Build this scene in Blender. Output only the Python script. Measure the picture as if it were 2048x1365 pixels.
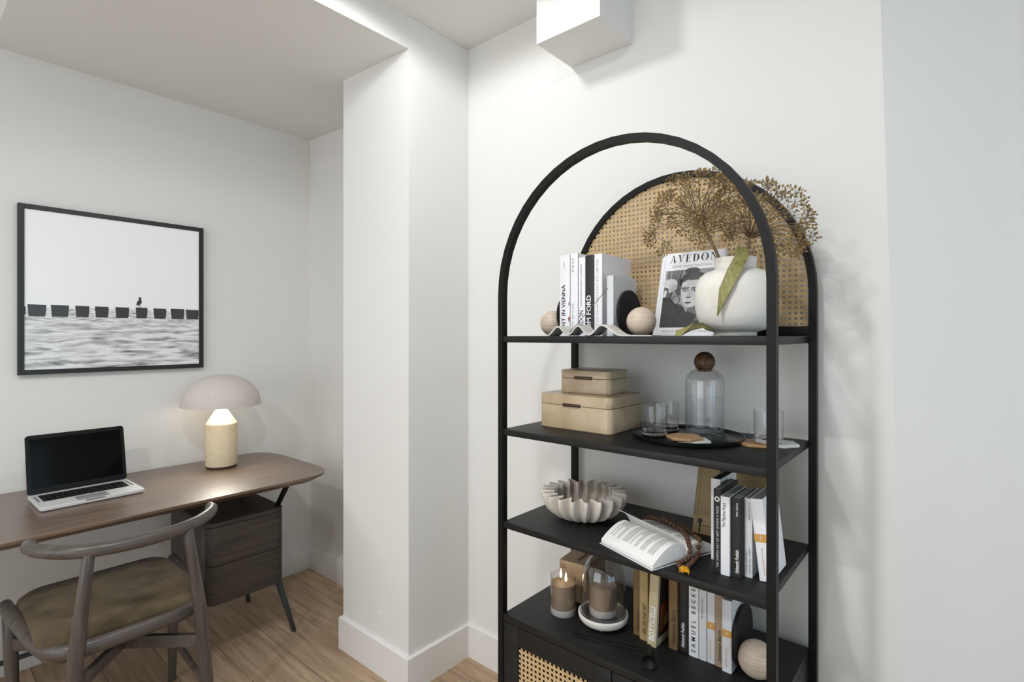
import bpy, bmesh, math, random
from mathutils import Vector, Matrix
R = math.radians
PI = math.pi
for o in list(bpy.data.objects):
    bpy.data.objects.remove(o)
S = bpy.context.scene
COL = S.collection

# ---------------------------------------------------------------- camera
cam = bpy.data.objects.new('camera', bpy.data.cameras.new('camera'))
COL.objects.link(cam)
cam.location = (0, 0, 1.4)
cam.rotation_euler = (R(90), 0, R(40.518))
cam.data.sensor_width = 36
cam.data.lens = 1061.4 / 2048 * 36
cam.data.shift_y = -11.8 / 2048
cam.data.clip_start = 0.02
S.camera = cam

# ---------------------------------------------------------------- light
S.view_settings.view_transform = 'Standard'
S.view_settings.look = 'None'
S.view_settings.gamma = 1
S.view_settings.exposure = 0.05
S.cycles.use_denoising = True
S.cycles.max_bounces = 10
S.cycles.diffuse_bounces = 5
S.cycles.transparent_max_bounces = 24
S.cycles.sample_clamp_indirect = 6
S.cycles.blur_glossy = 0.6
W = bpy.data.worlds.new('world'); S.world = W; W.use_nodes = True
W.node_tree.nodes['Background'].inputs[0].default_value = (0.8, 0.88, 1, 1)
W.node_tree.nodes['Background'].inputs[1].default_value = 0.6

def light(name, kind, loc, energy, color, rot=(0, 0, 0), **kw):
    l = bpy.data.lights.new(name, kind)
    l.energy = energy; l.color = color
    for k, v in kw.items():
        setattr(l, k, v)
    o = bpy.data.objects.new(name, l); COL.objects.link(o)
    o.location = loc; o.rotation_euler = rot
    return o
light('ceiling_downlight', 'SPOT', (-1.27, 0.95, 2.605), 11.5, (0.97, 0.995, 1), spot_size=R(176), spot_blend=0.25, shadow_soft_size=0.045)
light('ceiling_fill_rear', 'AREA', (-0.95, -0.9, 2.605), 20, (0.97, 0.995, 1), shape='DISK', size=0.14)  # unseen fill lamp added under the ceiling behind the camera
light('ceiling_fill_middle', 'AREA', (-0.62, 0.12, 2.605), 15, (0.97, 0.995, 1), shape='DISK', size=0.14)  # added fill lamp out of view, lifts column side and desk wall
light('rear_fill_light', 'AREA', (-1.0, -2.35, 1.5), 30, (0.95, 0.99, 1), (R(90), 0, 0), shape='RECTANGLE', size=2.6, size_y=2.0)  # broad unseen fill added behind the camera to brighten the room
light('window_daylight_side', 'AREA', (2.1, 0.4, 1.55), 13, (0.50, 0.79, 1), (R(90), 0, R(90)), shape='RECTANGLE', size=2.0, size_y=1.9)

# ---------------------------------------------------------------- mesh helpers
class MB:
    def __init__(s):
        s.v = []; s.f = []; s.mi = []; s.mats = []; s.smooth = []
    def add(s, vs, fs, mat, M=None, smooth=True):
        if mat not in s.mats:
            s.mats.append(mat)
        k = s.mats.index(mat); b = len(s.v)
        for p in vs:
            p = Vector(p)
            s.v.append(M @ p if M else p)
        for f in fs:
            s.f.append([i + b for i in f]); s.mi.append(k); s.smooth.append(smooth)
        return s
    def box(s, lo, hi, mat, bev=0.0, M=None, seg=2):
        bm = bmesh.new(); bmesh.ops.create_cube(bm, size=1)
        lo = Vector(lo); hi = Vector(hi); c = (lo + hi) / 2; d = hi - lo
        for v in bm.verts:
            v.co = Vector((v.co.x * d.x, v.co.y * d.y, v.co.z * d.z)) + c
        if bev > 0:
            bmesh.ops.bevel(bm, geom=list(bm.edges), offset=min(bev, min(d) * 0.49), segments=seg, affect='EDGES', profile=0.5)
        bm.verts.index_update()
        s.add([v.co.copy() for v in bm.verts], [[v.index for v in f.verts] for f in bm.faces], mat, M)
        bm.free(); return s
    def loft(s, loops, mat, cap=True, M=None, closed=True):
        n = len(loops[0]); vs = [p for l in loops for p in l]; fs = []
        for i in range(len(loops) - 1):
            for j in range(n if closed else n - 1):
                k = (j + 1) % n
                fs.append([i * n + j, i * n + k, (i + 1) * n + k, (i + 1) * n + j])
        if cap:
            fs.append(list(range(n))[::-1]); fs.append([(len(loops) - 1) * n + j for j in range(n)])
        return s.add(vs, fs, mat, M)
    def lathe(s, prof, mat, c=(0, 0, 0), seg=40, M=None, closed=False, f=None):
        vs = []; fs = []; n = len(prof)
        for i, (r, z) in enumerate(prof):
            for j in range(seg):
                a = 2 * PI * j / seg
                rr = f(r, a, i) if f else r
                vs.append((c[0] + rr * math.cos(a), c[1] + rr * math.sin(a), c[2] + z))
        for i in range(n if closed else n - 1):
            i2 = (i + 1) % n
            for j in range(seg):
                k = (j + 1) % seg
                fs.append([i * seg + j, i * seg + k, i2 * seg + k, i2 * seg + j])
        if not closed:
            if prof[0][0] > 1e-6: fs.append(list(range(seg))[::-1])
            if prof[-1][0] > 1e-6: fs.append([(n - 1) * seg + j for j in range(seg)])
        return s.add(vs, fs, mat, M)
    def tube(s, pts, rad, mat, seg=12, M=None, cap=True, flat=1.0):
        pts = [Vector(p) for p in pts]; n = len(pts)
        if not hasattr(rad, '__len__'): rad = [rad] * n
        t = [(pts[min(i + 1, n - 1)] - pts[max(i - 1, 0)]).normalized() for i in range(n)]
        up = Vector((0, 0, 1)) if abs(t[0].z) < 0.9 else Vector((1, 0, 0))
        a = (up - t[0] * up.dot(t[0])).normalized(); loops = []
        for i in range(n):
            a = (a - t[i] * a.dot(t[i])).normalized(); b = t[i].cross(a)
            loops.append([pts[i] + rad[i] * (math.cos(2 * PI * j / seg) * a + flat * math.sin(2 * PI * j / seg) * b) for j in range(seg)])
        if cap and seg > 5:
            l0 = [pts[0] - t[0] * rad[0] * 0.35 + (p - pts[0]) * 0.7 for p in loops[0]]
            l1 = [pts[-1] + t[-1] * rad[-1] * 0.35 + (p - pts[-1]) * 0.7 for p in loops[-1]]
            loops = [l0] + loops + [l1]
        return s.loft(loops, mat, cap, M)
    def sphere(s, c, r, mat, seg=24, rings=14, M=None, sc=(1, 1, 1)):
        vs = [(c[0], c[1], c[2] - r * sc[2])]; fs = []
        for i in range(1, rings):
            th = -PI / 2 + PI * i / rings
            for j in range(seg):
                a = 2 * PI * j / seg
                vs.append((c[0] + r * sc[0] * math.cos(th) * math.cos(a), c[1] + r * sc[1] * math.cos(th) * math.sin(a), c[2] + r * sc[2] * math.sin(th)))
        vs.append((c[0], c[1], c[2] + r * sc[2])); L = len(vs) - 1
        for j in range(seg):
            k = (j + 1) % seg
            fs.append([0, 1 + k, 1 + j]); fs.append([L, 1 + (rings - 2) * seg + j, 1 + (rings - 2) * seg + k])
            for i in range(rings - 2):
                fs.append([1 + i * seg + j, 1 + i * seg + k, 1 + (i + 1) * seg + k, 1 + (i + 1) * seg + j])
        return s.add(vs, fs, mat, M)
    def poly(s, pts, mat, M=None):
        return s.add(pts, [list(range(len(pts)))], mat, M, False)
    def build(s, name, parent=None, sharp=35):
        m = bpy.data.meshes.new(name)
        off = WL.get(parent, Vector((0, 0, 0))) if parent else Vector((0, 0, 0))
        m.from_pydata([p - off for p in s.v], [], s.f)
        for mt in s.mats: m.materials.append(mt)
        m.polygons.foreach_set('material_index', s.mi)
        m.polygons.foreach_set('use_smooth', s.smooth)
        m.update()
        m.set_sharp_from_angle(angle=R(sharp))
        o = bpy.data.objects.new(name, m); COL.objects.link(o)
        if parent:
            o.parent = parent; WL[o] = off
        else:
            WL[o] = Vector((0, 0, 0))
        return o
WL = {}

def recenter(o, loc):
    """put a top-level mesh's origin at its base"""
    loc = Vector(loc)
    o.data.transform(Matrix.Translation(-loc)); o.location = loc
    return o

def tag(o, label, cat, group=None):
    o['label'] = label; o['category'] = cat
    if group: o['group'] = group
    return o
def thing(name, label, cat, loc, group=None):
    o = bpy.data.objects.new(name, None); COL.objects.link(o)
    o.empty_display_size = 0.05
    o.location = loc; WL[o] = Vector(loc)
    return tag(o, label, cat, group)
def struct(mb, name):
    o = mb.build(name); o['kind'] = 'structure'
    return o
def copy_thing(src, loc, label, group=None):
    r = src.copy(); COL.objects.link(r); r.location = loc; r['label'] = label
    if group: r['group'] = group
    WL[r] = Vector(loc)
    for ch in list(src.children):
        c = ch.copy(); COL.objects.link(c); c.parent = r
        for g in list(ch.children):
            d = g.copy(); COL.objects.link(d); d.parent = c
    return r

def rrect(cx, cy, w, d, r, z, n=6):
    r = min(r, w / 2 - 1e-4, d / 2 - 1e-4); out = []
    for (sx, sy, a0) in ((1, 1, 0), (-1, 1, 90), (-1, -1, 180), (1, -1, 270)):
        for i in range(n + 1):
            a = R(a0 + 90 * i / n)
            out.append(Vector((cx + sx * (w / 2 - r) + r * math.cos(a), cy + sy * (d / 2 - r) + r * math.sin(a), z)))
    return out
def spline(pts, n=8):
    pts = [Vector(p) for p in pts]; out = []
    for i in range(len(pts) - 1):
        p0 = pts[max(i - 1, 0)]; p1 = pts[i]; p2 = pts[i + 1]; p3 = pts[min(i + 2, len(pts) - 1)]
        for k in range(n):
            t = k / n
            out.append(0.5 * ((2 * p1) + (p2 - p0) * t + (2 * p0 - 5 * p1 + 4 * p2 - p3) * t * t + (3 * p1 - p0 - 3 * p2 + p3) * t ** 3))
    out.append(pts[-1]); return out
_tc = {}
def glyphs(s, bold=0.0, space=1.0, shear=0.0):
    """flat triangulated lettering of unit size: verts, faces, width"""
    key = (s, bold, space, shear)
    if key in _tc: return _tc[key]
    c = bpy.data.curves.new('lettering', 'FONT'); c.body = s; c.size = 1; c.offset = bold; c.space_character = space; c.shear = shear
    c.resolution_u = 2
    o = bpy.data.objects.new('lettering', c); COL.objects.link(o)
    dg = bpy.context.evaluated_depsgraph_get()
    m = bpy.data.meshes.new_from_object(o.evaluated_get(dg))
    vs = [v.co.copy() for v in m.vertices]; fs = [list(p.vertices) for p in m.polygons]
    bpy.data.objects.remove(o); bpy.data.curves.remove(c); bpy.data.meshes.remove(m)
    w = max(v.x for v in vs) if vs else 0
    _tc[key] = (vs, fs, w); return _tc[key]
def frame_m(o, x, y):
    x = Vector(x).normalized(); y = Vector(y); y = (y - x * y.dot(x)).normalized(); z = x.cross(y)
    return Matrix(((x.x, y.x, z.x, o[0]), (x.y, y.y, z.y, o[1]), (x.z, y.z, z.z, o[2]), (0, 0, 0, 1)))
def lettering(mb, s, mat, M, length=None, height=None, bold=0.0, space=1.0, shear=0.0, lift=0.0003):
    """write s so that it is `length` long and `height` tall (cap height)"""
    vs, fs, w = glyphs(s, bold, space, shear)
    sy = height / 0.72; sx = (length / w) if length else sy
    mb.add([(v.x * sx, v.y * sy, lift) for v in vs], fs, mat, M, False)

# ---------------------------------------------------------------- materials
MATS = {}
def srgb(c):
    return tuple(((x / 255) / 12.92 if x / 255 <= 0.04045 else ((x / 255 + 0.055) / 1.055) ** 2.4) for x in c) + (1,)
def mat(name, col, rough=0.5, metal=0.0, var=0.0, scale=8.0, stretch=(1, 1, 1), bump=0.0, bscale=None, coat=0.0, spec=0.5, sheen=0.0, col2=None, detail=4):
    m = bpy.data.materials.new(name); m.use_nodes = True
    nt = m.node_tree; N = nt.nodes; L = nt.links
    b = N['Principled BSDF']; c = srgb(col)
    b.inputs['Base Color'].default_value = c
    b.inputs['Roughness'].default_value = rough; b.inputs['Metallic'].default_value = metal
    b.inputs['Coat Weight'].default_value = coat; b.inputs['Coat Roughness'].default_value = 0.12
    b.inputs['Specular IOR Level'].default_value = spec
    b.inputs['Sheen Weight'].default_value = sheen
    if var > 0 or bump > 0 or col2:
        tc = N.new('ShaderNodeTexCoord'); mp = N.new('ShaderNodeMapping'); mp.inputs['Scale'].default_value = stretch
        L.new(tc.outputs['Object'], mp.inputs['Vector'])
        nz = N.new('ShaderNodeTexNoise'); nz.inputs['Scale'].default_value = scale; nz.inputs['Detail'].default_value = detail
        L.new(mp.outputs[0], nz.inputs['Vector'])
        cr = N.new('ShaderNodeValToRGB')
        lo = srgb(col2) if col2 else tuple(x * (1 - var) for x in c[:3]) + (1,)
        hi = c if col2 else tuple(min(1, x * (1 + var)) for x in c[:3]) + (1,)
        cr.color_ramp.elements[0].position = 0.32; cr.color_ramp.elements[0].color = lo
        cr.color_ramp.elements[1].position = 0.68; cr.color_ramp.elements[1].color = hi
        L.new(nz.outputs['Fac'], cr.inputs[0]); L.new(cr.outputs[0], b.inputs['Base Color'])
        if bump > 0:
            n2 = N.new('ShaderNodeTexNoise'); n2.inputs['Scale'].default_value = bscale or scale * 4; n2.inputs['Detail'].default_value = 3
            L.new(mp.outputs[0], n2.inputs['Vector'])
            bp = N.new('ShaderNodeBump'); bp.inputs['Strength'].default_value = bump; bp.inputs['Distance'].default_value = 0.002
            L.new(n2.outputs['Fac'], bp.inputs['Height']); L.new(bp.outputs[0], b.inputs['Normal'])
    MATS[name] = m; return m
def emit(name, col, strength):
    m = bpy.data.materials.new(name); m.use_nodes = True; N = m.node_tree.nodes
    b = N['Principled BSDF']; b.inputs['Base Color'].default_value = (0, 0, 0, 1)
    b.inputs['Emission Color'].default_value = col; b.inputs['Emission Strength'].default_value = strength
    return m
def thin_glass(name, tint=(1, 1, 1), ior=1.45, rough=0.02):
    """thin-walled clear glass: straight transmission plus a Fresnel reflection"""
    m = bpy.data.materials.new(name); m.use_nodes = True; nt = m.node_tree; N = nt.nodes; L = nt.links
    N.remove(N['Principled BSDF']); out = N['Material Output']
    t = N.new('ShaderNodeBsdfTransparent'); t.inputs[0].default_value = tint + (1,)
    g = N.new('ShaderNodeBsdfGlossy'); g.inputs['Roughness'].default_value = rough
    fr = N.new('ShaderNodeFresnel'); ge = N.new('ShaderNodeNewGeometry'); mr = N.new('ShaderNodeMapRange')
    mr.inputs['To Min'].default_value = ior; mr.inputs['To Max'].default_value = 1 / ior
    L.new(ge.outputs['Backfacing'], mr.inputs['Value']); L.new(mr.outputs[0], fr.inputs['IOR'])
    mx = N.new('ShaderNodeMixShader')
    L.new(fr.outputs[0], mx.inputs[0]); L.new(t.outputs[0], mx.inputs[1]); L.new(g.outputs[0], mx.inputs[2])
    L.new(mx.outputs[0], out.inputs['Surface'])
    return m
def solid_glass(name, tint=(1, 1, 1), ior=1.45):
    m = bpy.data.materials.new(name); m.use_nodes = True; b = m.node_tree.nodes['Principled BSDF']
    b.inputs['Base Color'].default_value = tint + (1,); b.inputs['Transmission Weight'].default_value = 1
    b.inputs['Roughness'].default_value = 0.0; b.inputs['IOR'].default_value = ior
    return m
def floor_material():
    m = bpy.data.materials.new('oak_floor'); m.use_nodes = True; nt = m.node_tree; N = nt.nodes; L = nt.links
    b = N['Principled BSDF']; tc = N.new('ShaderNodeTexCoord')
    br = N.new('ShaderNodeTexBrick'); br.offset = 0.37; br.squash = 1
    br.inputs['Scale'].default_value = 1; br.inputs['Brick Width'].default_value = 1.9; br.inputs['Row Height'].default_value = 0.19
    br.inputs['Mortar Size'].default_value = 0.0012; br.inputs['Bias'].default_value = 0.0
    br.inputs['Color1'].default_value = (0, 0, 0, 1); br.inputs['Color2'].default_value = (1, 1, 1, 1); br.inputs['Mortar'].default_value = (0.3, 0.3, 0.3, 1)
    L.new(tc.outputs['Object'], br.inputs['Vector'])
    mp = N.new('ShaderNodeMapping'); mp.inputs['Scale'].default_value = (1.2, 14, 1); L.new(tc.outputs['Object'], mp.inputs['Vector'])
    n1 = N.new('ShaderNodeTexNoise'); n1.inputs['Scale'].default_value = 3; n1.inputs['Detail'].default_value = 6; n1.inputs['Distortion'].default_value = 0.6
    L.new(mp.outputs[0], n1.inputs['Vector'])
    r1 = N.new('ShaderNodeValToRGB'); r1.color_ramp.elements[0].position = 0.3; r1.color_ramp.elements[1].position = 0.72
    r1.color_ramp.elements[0].color = srgb((164, 136, 108)); r1.color_ramp.elements[1].color = srgb((206, 179, 150))
    L.new(n1.outputs['Fac'], r1.inputs[0])
    mx = N.new('ShaderNodeMix'); mx.data_type = 'RGBA'; mx.blend_type = 'MULTIPLY'; mx.inputs['Factor'].default_value = 1
    r2 = N.new('ShaderNodeValToRGB'); r2.color_ramp.elements[0].color = (0.78, 0.76, 0.75, 1); r2.color_ramp.elements[1].color = (1, 1, 1, 1)
    L.new(br.outputs['Color'], r2.inputs[0]); L.new(r1.outputs[0], mx.inputs[6]); L.new(r2.outputs[0], mx.inputs[7])
    m2 = N.new('ShaderNodeMix'); m2.data_type = 'RGBA'; m2.inputs[7].default_value = srgb((84, 64, 48))
    L.new(br.outputs['Fac'], m2.inputs['Factor']); L.new(mx.outputs[2], m2.inputs[6]); L.new(m2.outputs[2], b.inputs['Base Color'])
    b.inputs['Roughness'].default_value = 0.5
    return m
def wood(name, dark, light, rough=0.4, axis=1, scale=5.0, grain=18, bump=0.12, coat=0.0):
    st = [grain, grain, grain]; st[axis] = 1.0
    return mat(name, light, rough, stretch=st, scale=scale, col2=dark, bump=bump, bscale=scale * 5, coat=coat, detail=6)
def cane_material():
    m = mat('woven_cane', (208, 172, 118), 0.55)
    nt = m.node_tree; N = nt.nodes; L = nt.links; b = N['Principled BSDF']
    tc = N.new('ShaderNodeTexCoord')
    outs = []
    for rot, sc in ((0, 431), (45, 610), (90, 431), (-45, 610)):
        mp = N.new('ShaderNodeMapping'); mp.inputs['Rotation'].default_value = (0, R(rot), 0); L.new(tc.outputs['Object'], mp.inputs['Vector'])
        w = N.new('ShaderNodeTexWave'); w.bands_direction = 'X'; w.inputs['Scale'].default_value = sc / 6.2832 * 2; w.inputs['Distortion'].default_value = 0.4
        L.new(mp.outputs[0], w.inputs['Vector']); outs.append(w.outputs['Fac'])
    a = N.new('ShaderNodeMath'); a.operation = 'MAXIMUM'; L.new(outs[0], a.inputs[0]); L.new(outs[2], a.inputs[1])
    c = N.new('ShaderNodeMath'); c.operation = 'MAXIMUM'; L.new(outs[1], c.inputs[0]); L.new(outs[3], c.inputs[1])
    d = N.new('ShaderNodeMath'); d.operation = 'MULTIPLY'; L.new(a.outputs[0], d.inputs[0]); L.new(c.outputs[0], d.inputs[1])
    nz = N.new('ShaderNodeTexNoise'); nz.inputs['Scale'].default_value = 60; L.new(tc.outputs['Object'], nz.inputs['Vector'])
    e = N.new('ShaderNodeMath'); e.operation = 'ADD'; e.inputs[1].default_value = -0.35; L.new(nz.outputs['Fac'], e.inputs[0])
    g = N.new('ShaderNodeMath'); g.operation = 'ADD'; L.new(d.outputs[0], g.inputs[0]); L.new(e.outputs[0], g.inputs[1])
    cr = N.new('ShaderNodeValToRGB'); cr.color_ramp.elements[0].color = srgb((172, 136, 88)); cr.color_ramp.elements[1].color = srgb((220, 192, 146))
    L.new(g.outputs[0], cr.inputs[0]); L.new(cr.outputs[0], b.inputs['Base Color'])
    bp = N.new('ShaderNodeBump'); bp.inputs['Strength'].default_value = 0.4; bp.inputs['Distance'].default_value = 0.001
    L.new(d.outputs[0], bp.inputs['Height']); L.new(bp.outputs[0], b.inputs['Normal'])
    return m
def sea_material():
    m = bpy.data.materials.new('print_sea'); m.use_nodes = True; nt = m.node_tree; N = nt.nodes; L = nt.links
    b = N['Principled BSDF']; tc = N.new('ShaderNodeTexCoord'); sp = N.new('ShaderNodeSeparateXYZ'); L.new(tc.outputs['Object'], sp.inputs[0])
    mr = N.new('ShaderNodeMapRange'); mr.inputs['From Min'].default_value = 0.0; mr.inputs['From Max'].default_value = 0.29
    mr.inputs['To Min'].default_value = 5; mr.inputs['To Max'].default_value = 26; L.new(sp.outputs['Z'], mr.inputs['Value'])
    cb = N.new('ShaderNodeCombineXYZ'); mu = N.new('ShaderNodeMath'); mu.operation = 'MULTIPLY'; mu.inputs[1].default_value = 1.0
    L.new(sp.outputs['Z'], mu.inputs[0])
    mp = N.new('ShaderNodeMapping'); mp.inputs['Scale'].default_value = (1, 7, 52); L.new(tc.outputs['Object'], mp.inputs['Vector'])
    nz = N.new('ShaderNodeTexNoise'); nz.inputs['Scale'].default_value = 1.1; nz.inputs['Detail'].default_value = 2.5; nz.inputs['Distortion'].default_value = 0.5
    L.new(mp.outputs[0], nz.inputs['Vector'])
    mp2 = N.new('ShaderNodeMapping'); mp2.inputs['Scale'].default_value = (1, 26, 170); L.new(tc.outputs['Object'], mp2.inputs['Vector'])
    n2 = N.new('ShaderNodeTexNoise'); n2.inputs['Scale'].default_value = 1.0; n2.inputs['Detail'].default_value = 3; L.new(mp2.outputs[0], n2.inputs['Vector'])
    far = N.new('ShaderNodeMapRange'); far.inputs['From Min'].default_value = 0.16; far.inputs['From Max'].default_value = 0.29; L.new(sp.outputs['Z'], far.inputs['Value'])
    mx = N.new('ShaderNodeMix'); mx.data_type = 'FLOAT'; L.new(far.outputs[0], mx.inputs[0]); L.new(nz.outputs['Fac'], mx.inputs[2]); L.new(n2.outputs['Fac'], mx.inputs[3])
    cr = N.new('ShaderNodeValToRGB'); e = cr.color_ramp.elements
    e[0].position = 0.3; e[0].color = srgb((104, 104, 102)); e[1].position = 0.56; e[1].color = srgb((238, 240, 240))
    x = e.new(0.42); x.color = srgb((186, 187, 186))
    L.new(mx.outputs[0], cr.inputs[0]); L.new(cr.outputs[0], b.inputs['Base Color'])
    b.inputs['Roughness'].default_value = 0.5; b.inputs['Coat Weight'].default_value = 0.5; b.inputs['Coat Roughness'].default_value = 0.15
    return m

WALL = mat('wall_paint', (232, 231, 228), 0.75, var=0.012, scale=1.5, bump=0.02, bscale=160, spec=0.25)
CEIL = mat('ceiling_paint', (231, 229, 226), 0.8, spec=0.2)
TRIM = mat('trim_paint', (236, 234, 231), 0.45)
FLOOR = floor_material()
BLACKW = mat('black_stained_oak', (30, 30, 30), 0.5, stretch=(3, 40, 40), scale=4, col2=(20, 20, 20), bump=0.15, bscale=14, spec=0.35)
BLACKM = mat('black_metal', (17, 17, 16), 0.5, spec=0.22)
CANE = cane_material()
DARKOAK = wood('smoked_oak', (64, 46, 33), (118, 90, 66), 0.42, axis=1, scale=4.2, grain=22, bump=0.12, coat=0.9)
DARKOAK.node_tree.nodes['Principled BSDF'].inputs['Coat Roughness'].default_value = 0.37
DARKOAK.node_tree.nodes['Principled BSDF'].inputs['Coat IOR'].default_value = 1.7
CABOAK = wood('dark_oak_cabinet', (44, 36, 31), (66, 56, 49), 0.5, axis=1, scale=4, grain=20)
CABSIDE = wood('dark_oak_side', (60, 56, 53), (88, 83, 79), 0.5, axis=2, scale=5, grain=22)
CHAIRW = wood('grey_brown_oak', (70, 63, 58), (93, 85, 79), 0.34, axis=1, scale=4, grain=9, bump=0.02)
CHAIRV = wood('grey_brown_oak_upright', (70, 63, 58), (93, 85, 79), 0.36, axis=2, scale=4, grain=14, bump=0.03)
SLATE = mat('slate_metal', (66, 76, 80), 0.4, metal=0.3)
VELVET = mat('olive_velvet', (104, 90, 68), 0.9, stretch=(1, 1, 1), scale=12, col2=(78, 67, 50), bump=0.35, bscale=420, sheen=0.08, spec=0.2)
PRINTSKY = mat('print_sky', (253, 254, 255), 0.5, coat=0.5)
PRINTSEA = sea_material()
PRINTDARK = mat('print_dark', (52, 51, 49), 0.5, coat=0.5)
PFRAME = mat('picture_frame_black', (34, 33, 31), 0.35)
PLASTER = mat('cream_plaster', (226, 208, 176), 0.8, var=0.05, scale=40, bump=0.25, bscale=160)
SHADE = mat('speckled_shade', (208, 199, 193), 0.75, var=0.09, scale=190, bump=0.12, bscale=150)
BULB = emit('bulb_glow', (1, 0.86, 0.62, 1), 8)
ALU = mat('laptop_aluminium', (222, 222, 222), 0.38, metal=0.15)
LBLACK = mat('laptop_black', (14, 14, 14), 0.3, spec=0.25)
SCREEN = mat('laptop_screen', (9, 9, 8), 0.1, spec=0.12)
KEYS = mat('laptop_keys', (18, 18, 18), 0.5)
WHITEC = mat('white_cover', (236, 236, 240), 0.45, var=0.01)
GREYC = mat('grey_white_cover', (216, 217, 220), 0.5, var=0.01)
BLACKC = mat('black_cover', (34, 34, 34), 0.5)
PAPER = mat('paper', (238, 237, 234), 0.8, stretch=(200, 1, 1), scale=6, var=0.03)
PAGESHADE = mat('page_edges_shaded', (150, 148, 144), 0.85, stretch=(300, 1, 1), scale=6, var=0.08)  # paper edges with the shading of their tops put into the grey
INK = mat('black_ink', (22, 22, 22), 0.6)
GREYINK = mat('grey_ink', (120, 120, 122), 0.6)
WINK = mat('white_ink', (240, 240, 238), 0.6)
REDINK = mat('red_ink', (160, 22, 34), 0.5)
ORANGE = mat('orange_band', (206, 156, 80), 0.55)
TAN = mat('tan_cover', (172, 148, 102), 0.6, var=0.03, scale=20)
CREAM = mat('cream_cover', (198, 184, 150), 0.6, var=0.03, scale=20)
BROWN = mat('brown_cover', (122, 96, 62), 0.65, var=0.05, scale=20)
BEIGEC = mat('beige_cover', (164, 144, 120), 0.6, var=0.03, scale=20)
OLIVEC = mat('ochre_cover', (152, 130, 88), 0.6, var=0.04, scale=20)
DISC = mat('dark_bookend_disc', (29, 25, 25), 0.6, spec=0.25)
BALL = mat('pale_wood_ball', (210, 193, 175), 0.45, stretch=(1.5, 1.5, 26), scale=14, col2=(188, 168, 148), detail=5)
STONE = mat('white_stoneware', (226, 221, 213), 0.85, var=0.04, scale=30, bump=0.35, bscale=130)
SHELLC = mat('bowl_clay', (214, 205, 194), 0.8, var=0.07, scale=18, bump=0.15, bscale=90)
MARBLE = mat('pale_marble', (222, 218, 212), 0.5, scale=14, col2=(196, 191, 185), bump=0.1)
WMARBLE = mat('white_marble', (232, 232, 230), 0.4, scale=16, col2=(206, 206, 206))
STICK = mat('incense_stick', (112, 96, 86), 0.8)
LEAF = mat('dried_leaf', (150, 146, 92), 0.6, stretch=(30, 30, 2), scale=8, col2=(120, 116, 62), bump=0.2)
LEAFD = mat('dried_leaf_dark', (96, 90, 46), 0.65, var=0.15, scale=20)
STEM = mat('dried_stem', (122, 98, 74), 0.75, var=0.15, scale=40)
SEED = mat('dried_seed', (162, 136, 88), 0.7, scale=90, col2=(116, 95, 54))
BURL = mat('burl_box', (200, 178, 148), 0.32, scale=11, col2=(172, 148, 116), coat=0.2, detail=3)
DARKW = mat('dark_wood', (66, 42, 32), 0.4, stretch=(2, 2, 20), scale=8, var=0.25)
WALNUT = mat('walnut_ball', (112, 80, 56), 0.45, stretch=(18, 18, 2), scale=6, col2=(66, 46, 32))
TRAY = mat('black_tray', (16, 16, 16), 0.18)
COASTW = mat('acacia_coaster', (188, 152, 106), 0.5, stretch=(2, 24, 2), scale=9, col2=(156, 118, 76))
GLASS = thin_glass('clear_glass', (0.99, 0.99, 0.99), 1.7)
GLASSB = solid_glass('glass_base')
WATER = thin_glass('water_surface', (0.955, 0.965, 0.975), 1.15)
DOME = thin_glass('dome_glass', (0.985, 0.985, 0.985), 1.8)
CANDB = solid_glass('candle_base_glass', (0.93, 0.90, 0.87))
CANDB.node_tree.nodes['Principled BSDF'].inputs['Transmission Weight'].default_value = 0.55  # lower transmission lets the pale colour stand in for the bright reflection
SMOKE = thin_glass('candle_glass', (0.93, 0.91, 0.89))
WAX = mat('taupe_wax', (150, 134, 118), 0.5, spec=0.4)
WICK = mat('wick', (40, 34, 30), 0.9)
FLAME = emit('flame', (1, 0.80, 0.50, 1), 9)
KRAFT = mat('kraft_board', (190, 166, 138), 0.75, var=0.04, scale=30)
KRAFTINK = mat('kraft_ink', (124, 102, 78), 0.8)
BEAD = mat('rudraksha_bead', (112, 80, 58), 0.7, scale=240, col2=(72, 48, 34), bump=0.9, bscale=500)
YELLOW = mat('yellow_thread', (244, 176, 32), 0.7, var=0.2, scale=60)
CORD = mat('tan_cord', (170, 130, 80), 0.8)

# ---------------------------------------------------------------- the room
DW = -3.005      # wall behind the desk
BW = 1.645       # wall behind the shelves
CX, CY = -1.657, 1.316   # outer corner of the column
CZ = 2.651
fl = MB().poly([(-3.3, -2.6, 0), (2.4, -2.6, 0), (2.4, 2.4, 0), (-3.3, 2.4, 0)], FLOOR)
struct(fl, 'floor')
ce = MB().box((DW - 0.1, -2.6, CZ), (2.4, 2.4, CZ + 0.1), CEIL)
struct(ce, 'ceiling')
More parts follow.
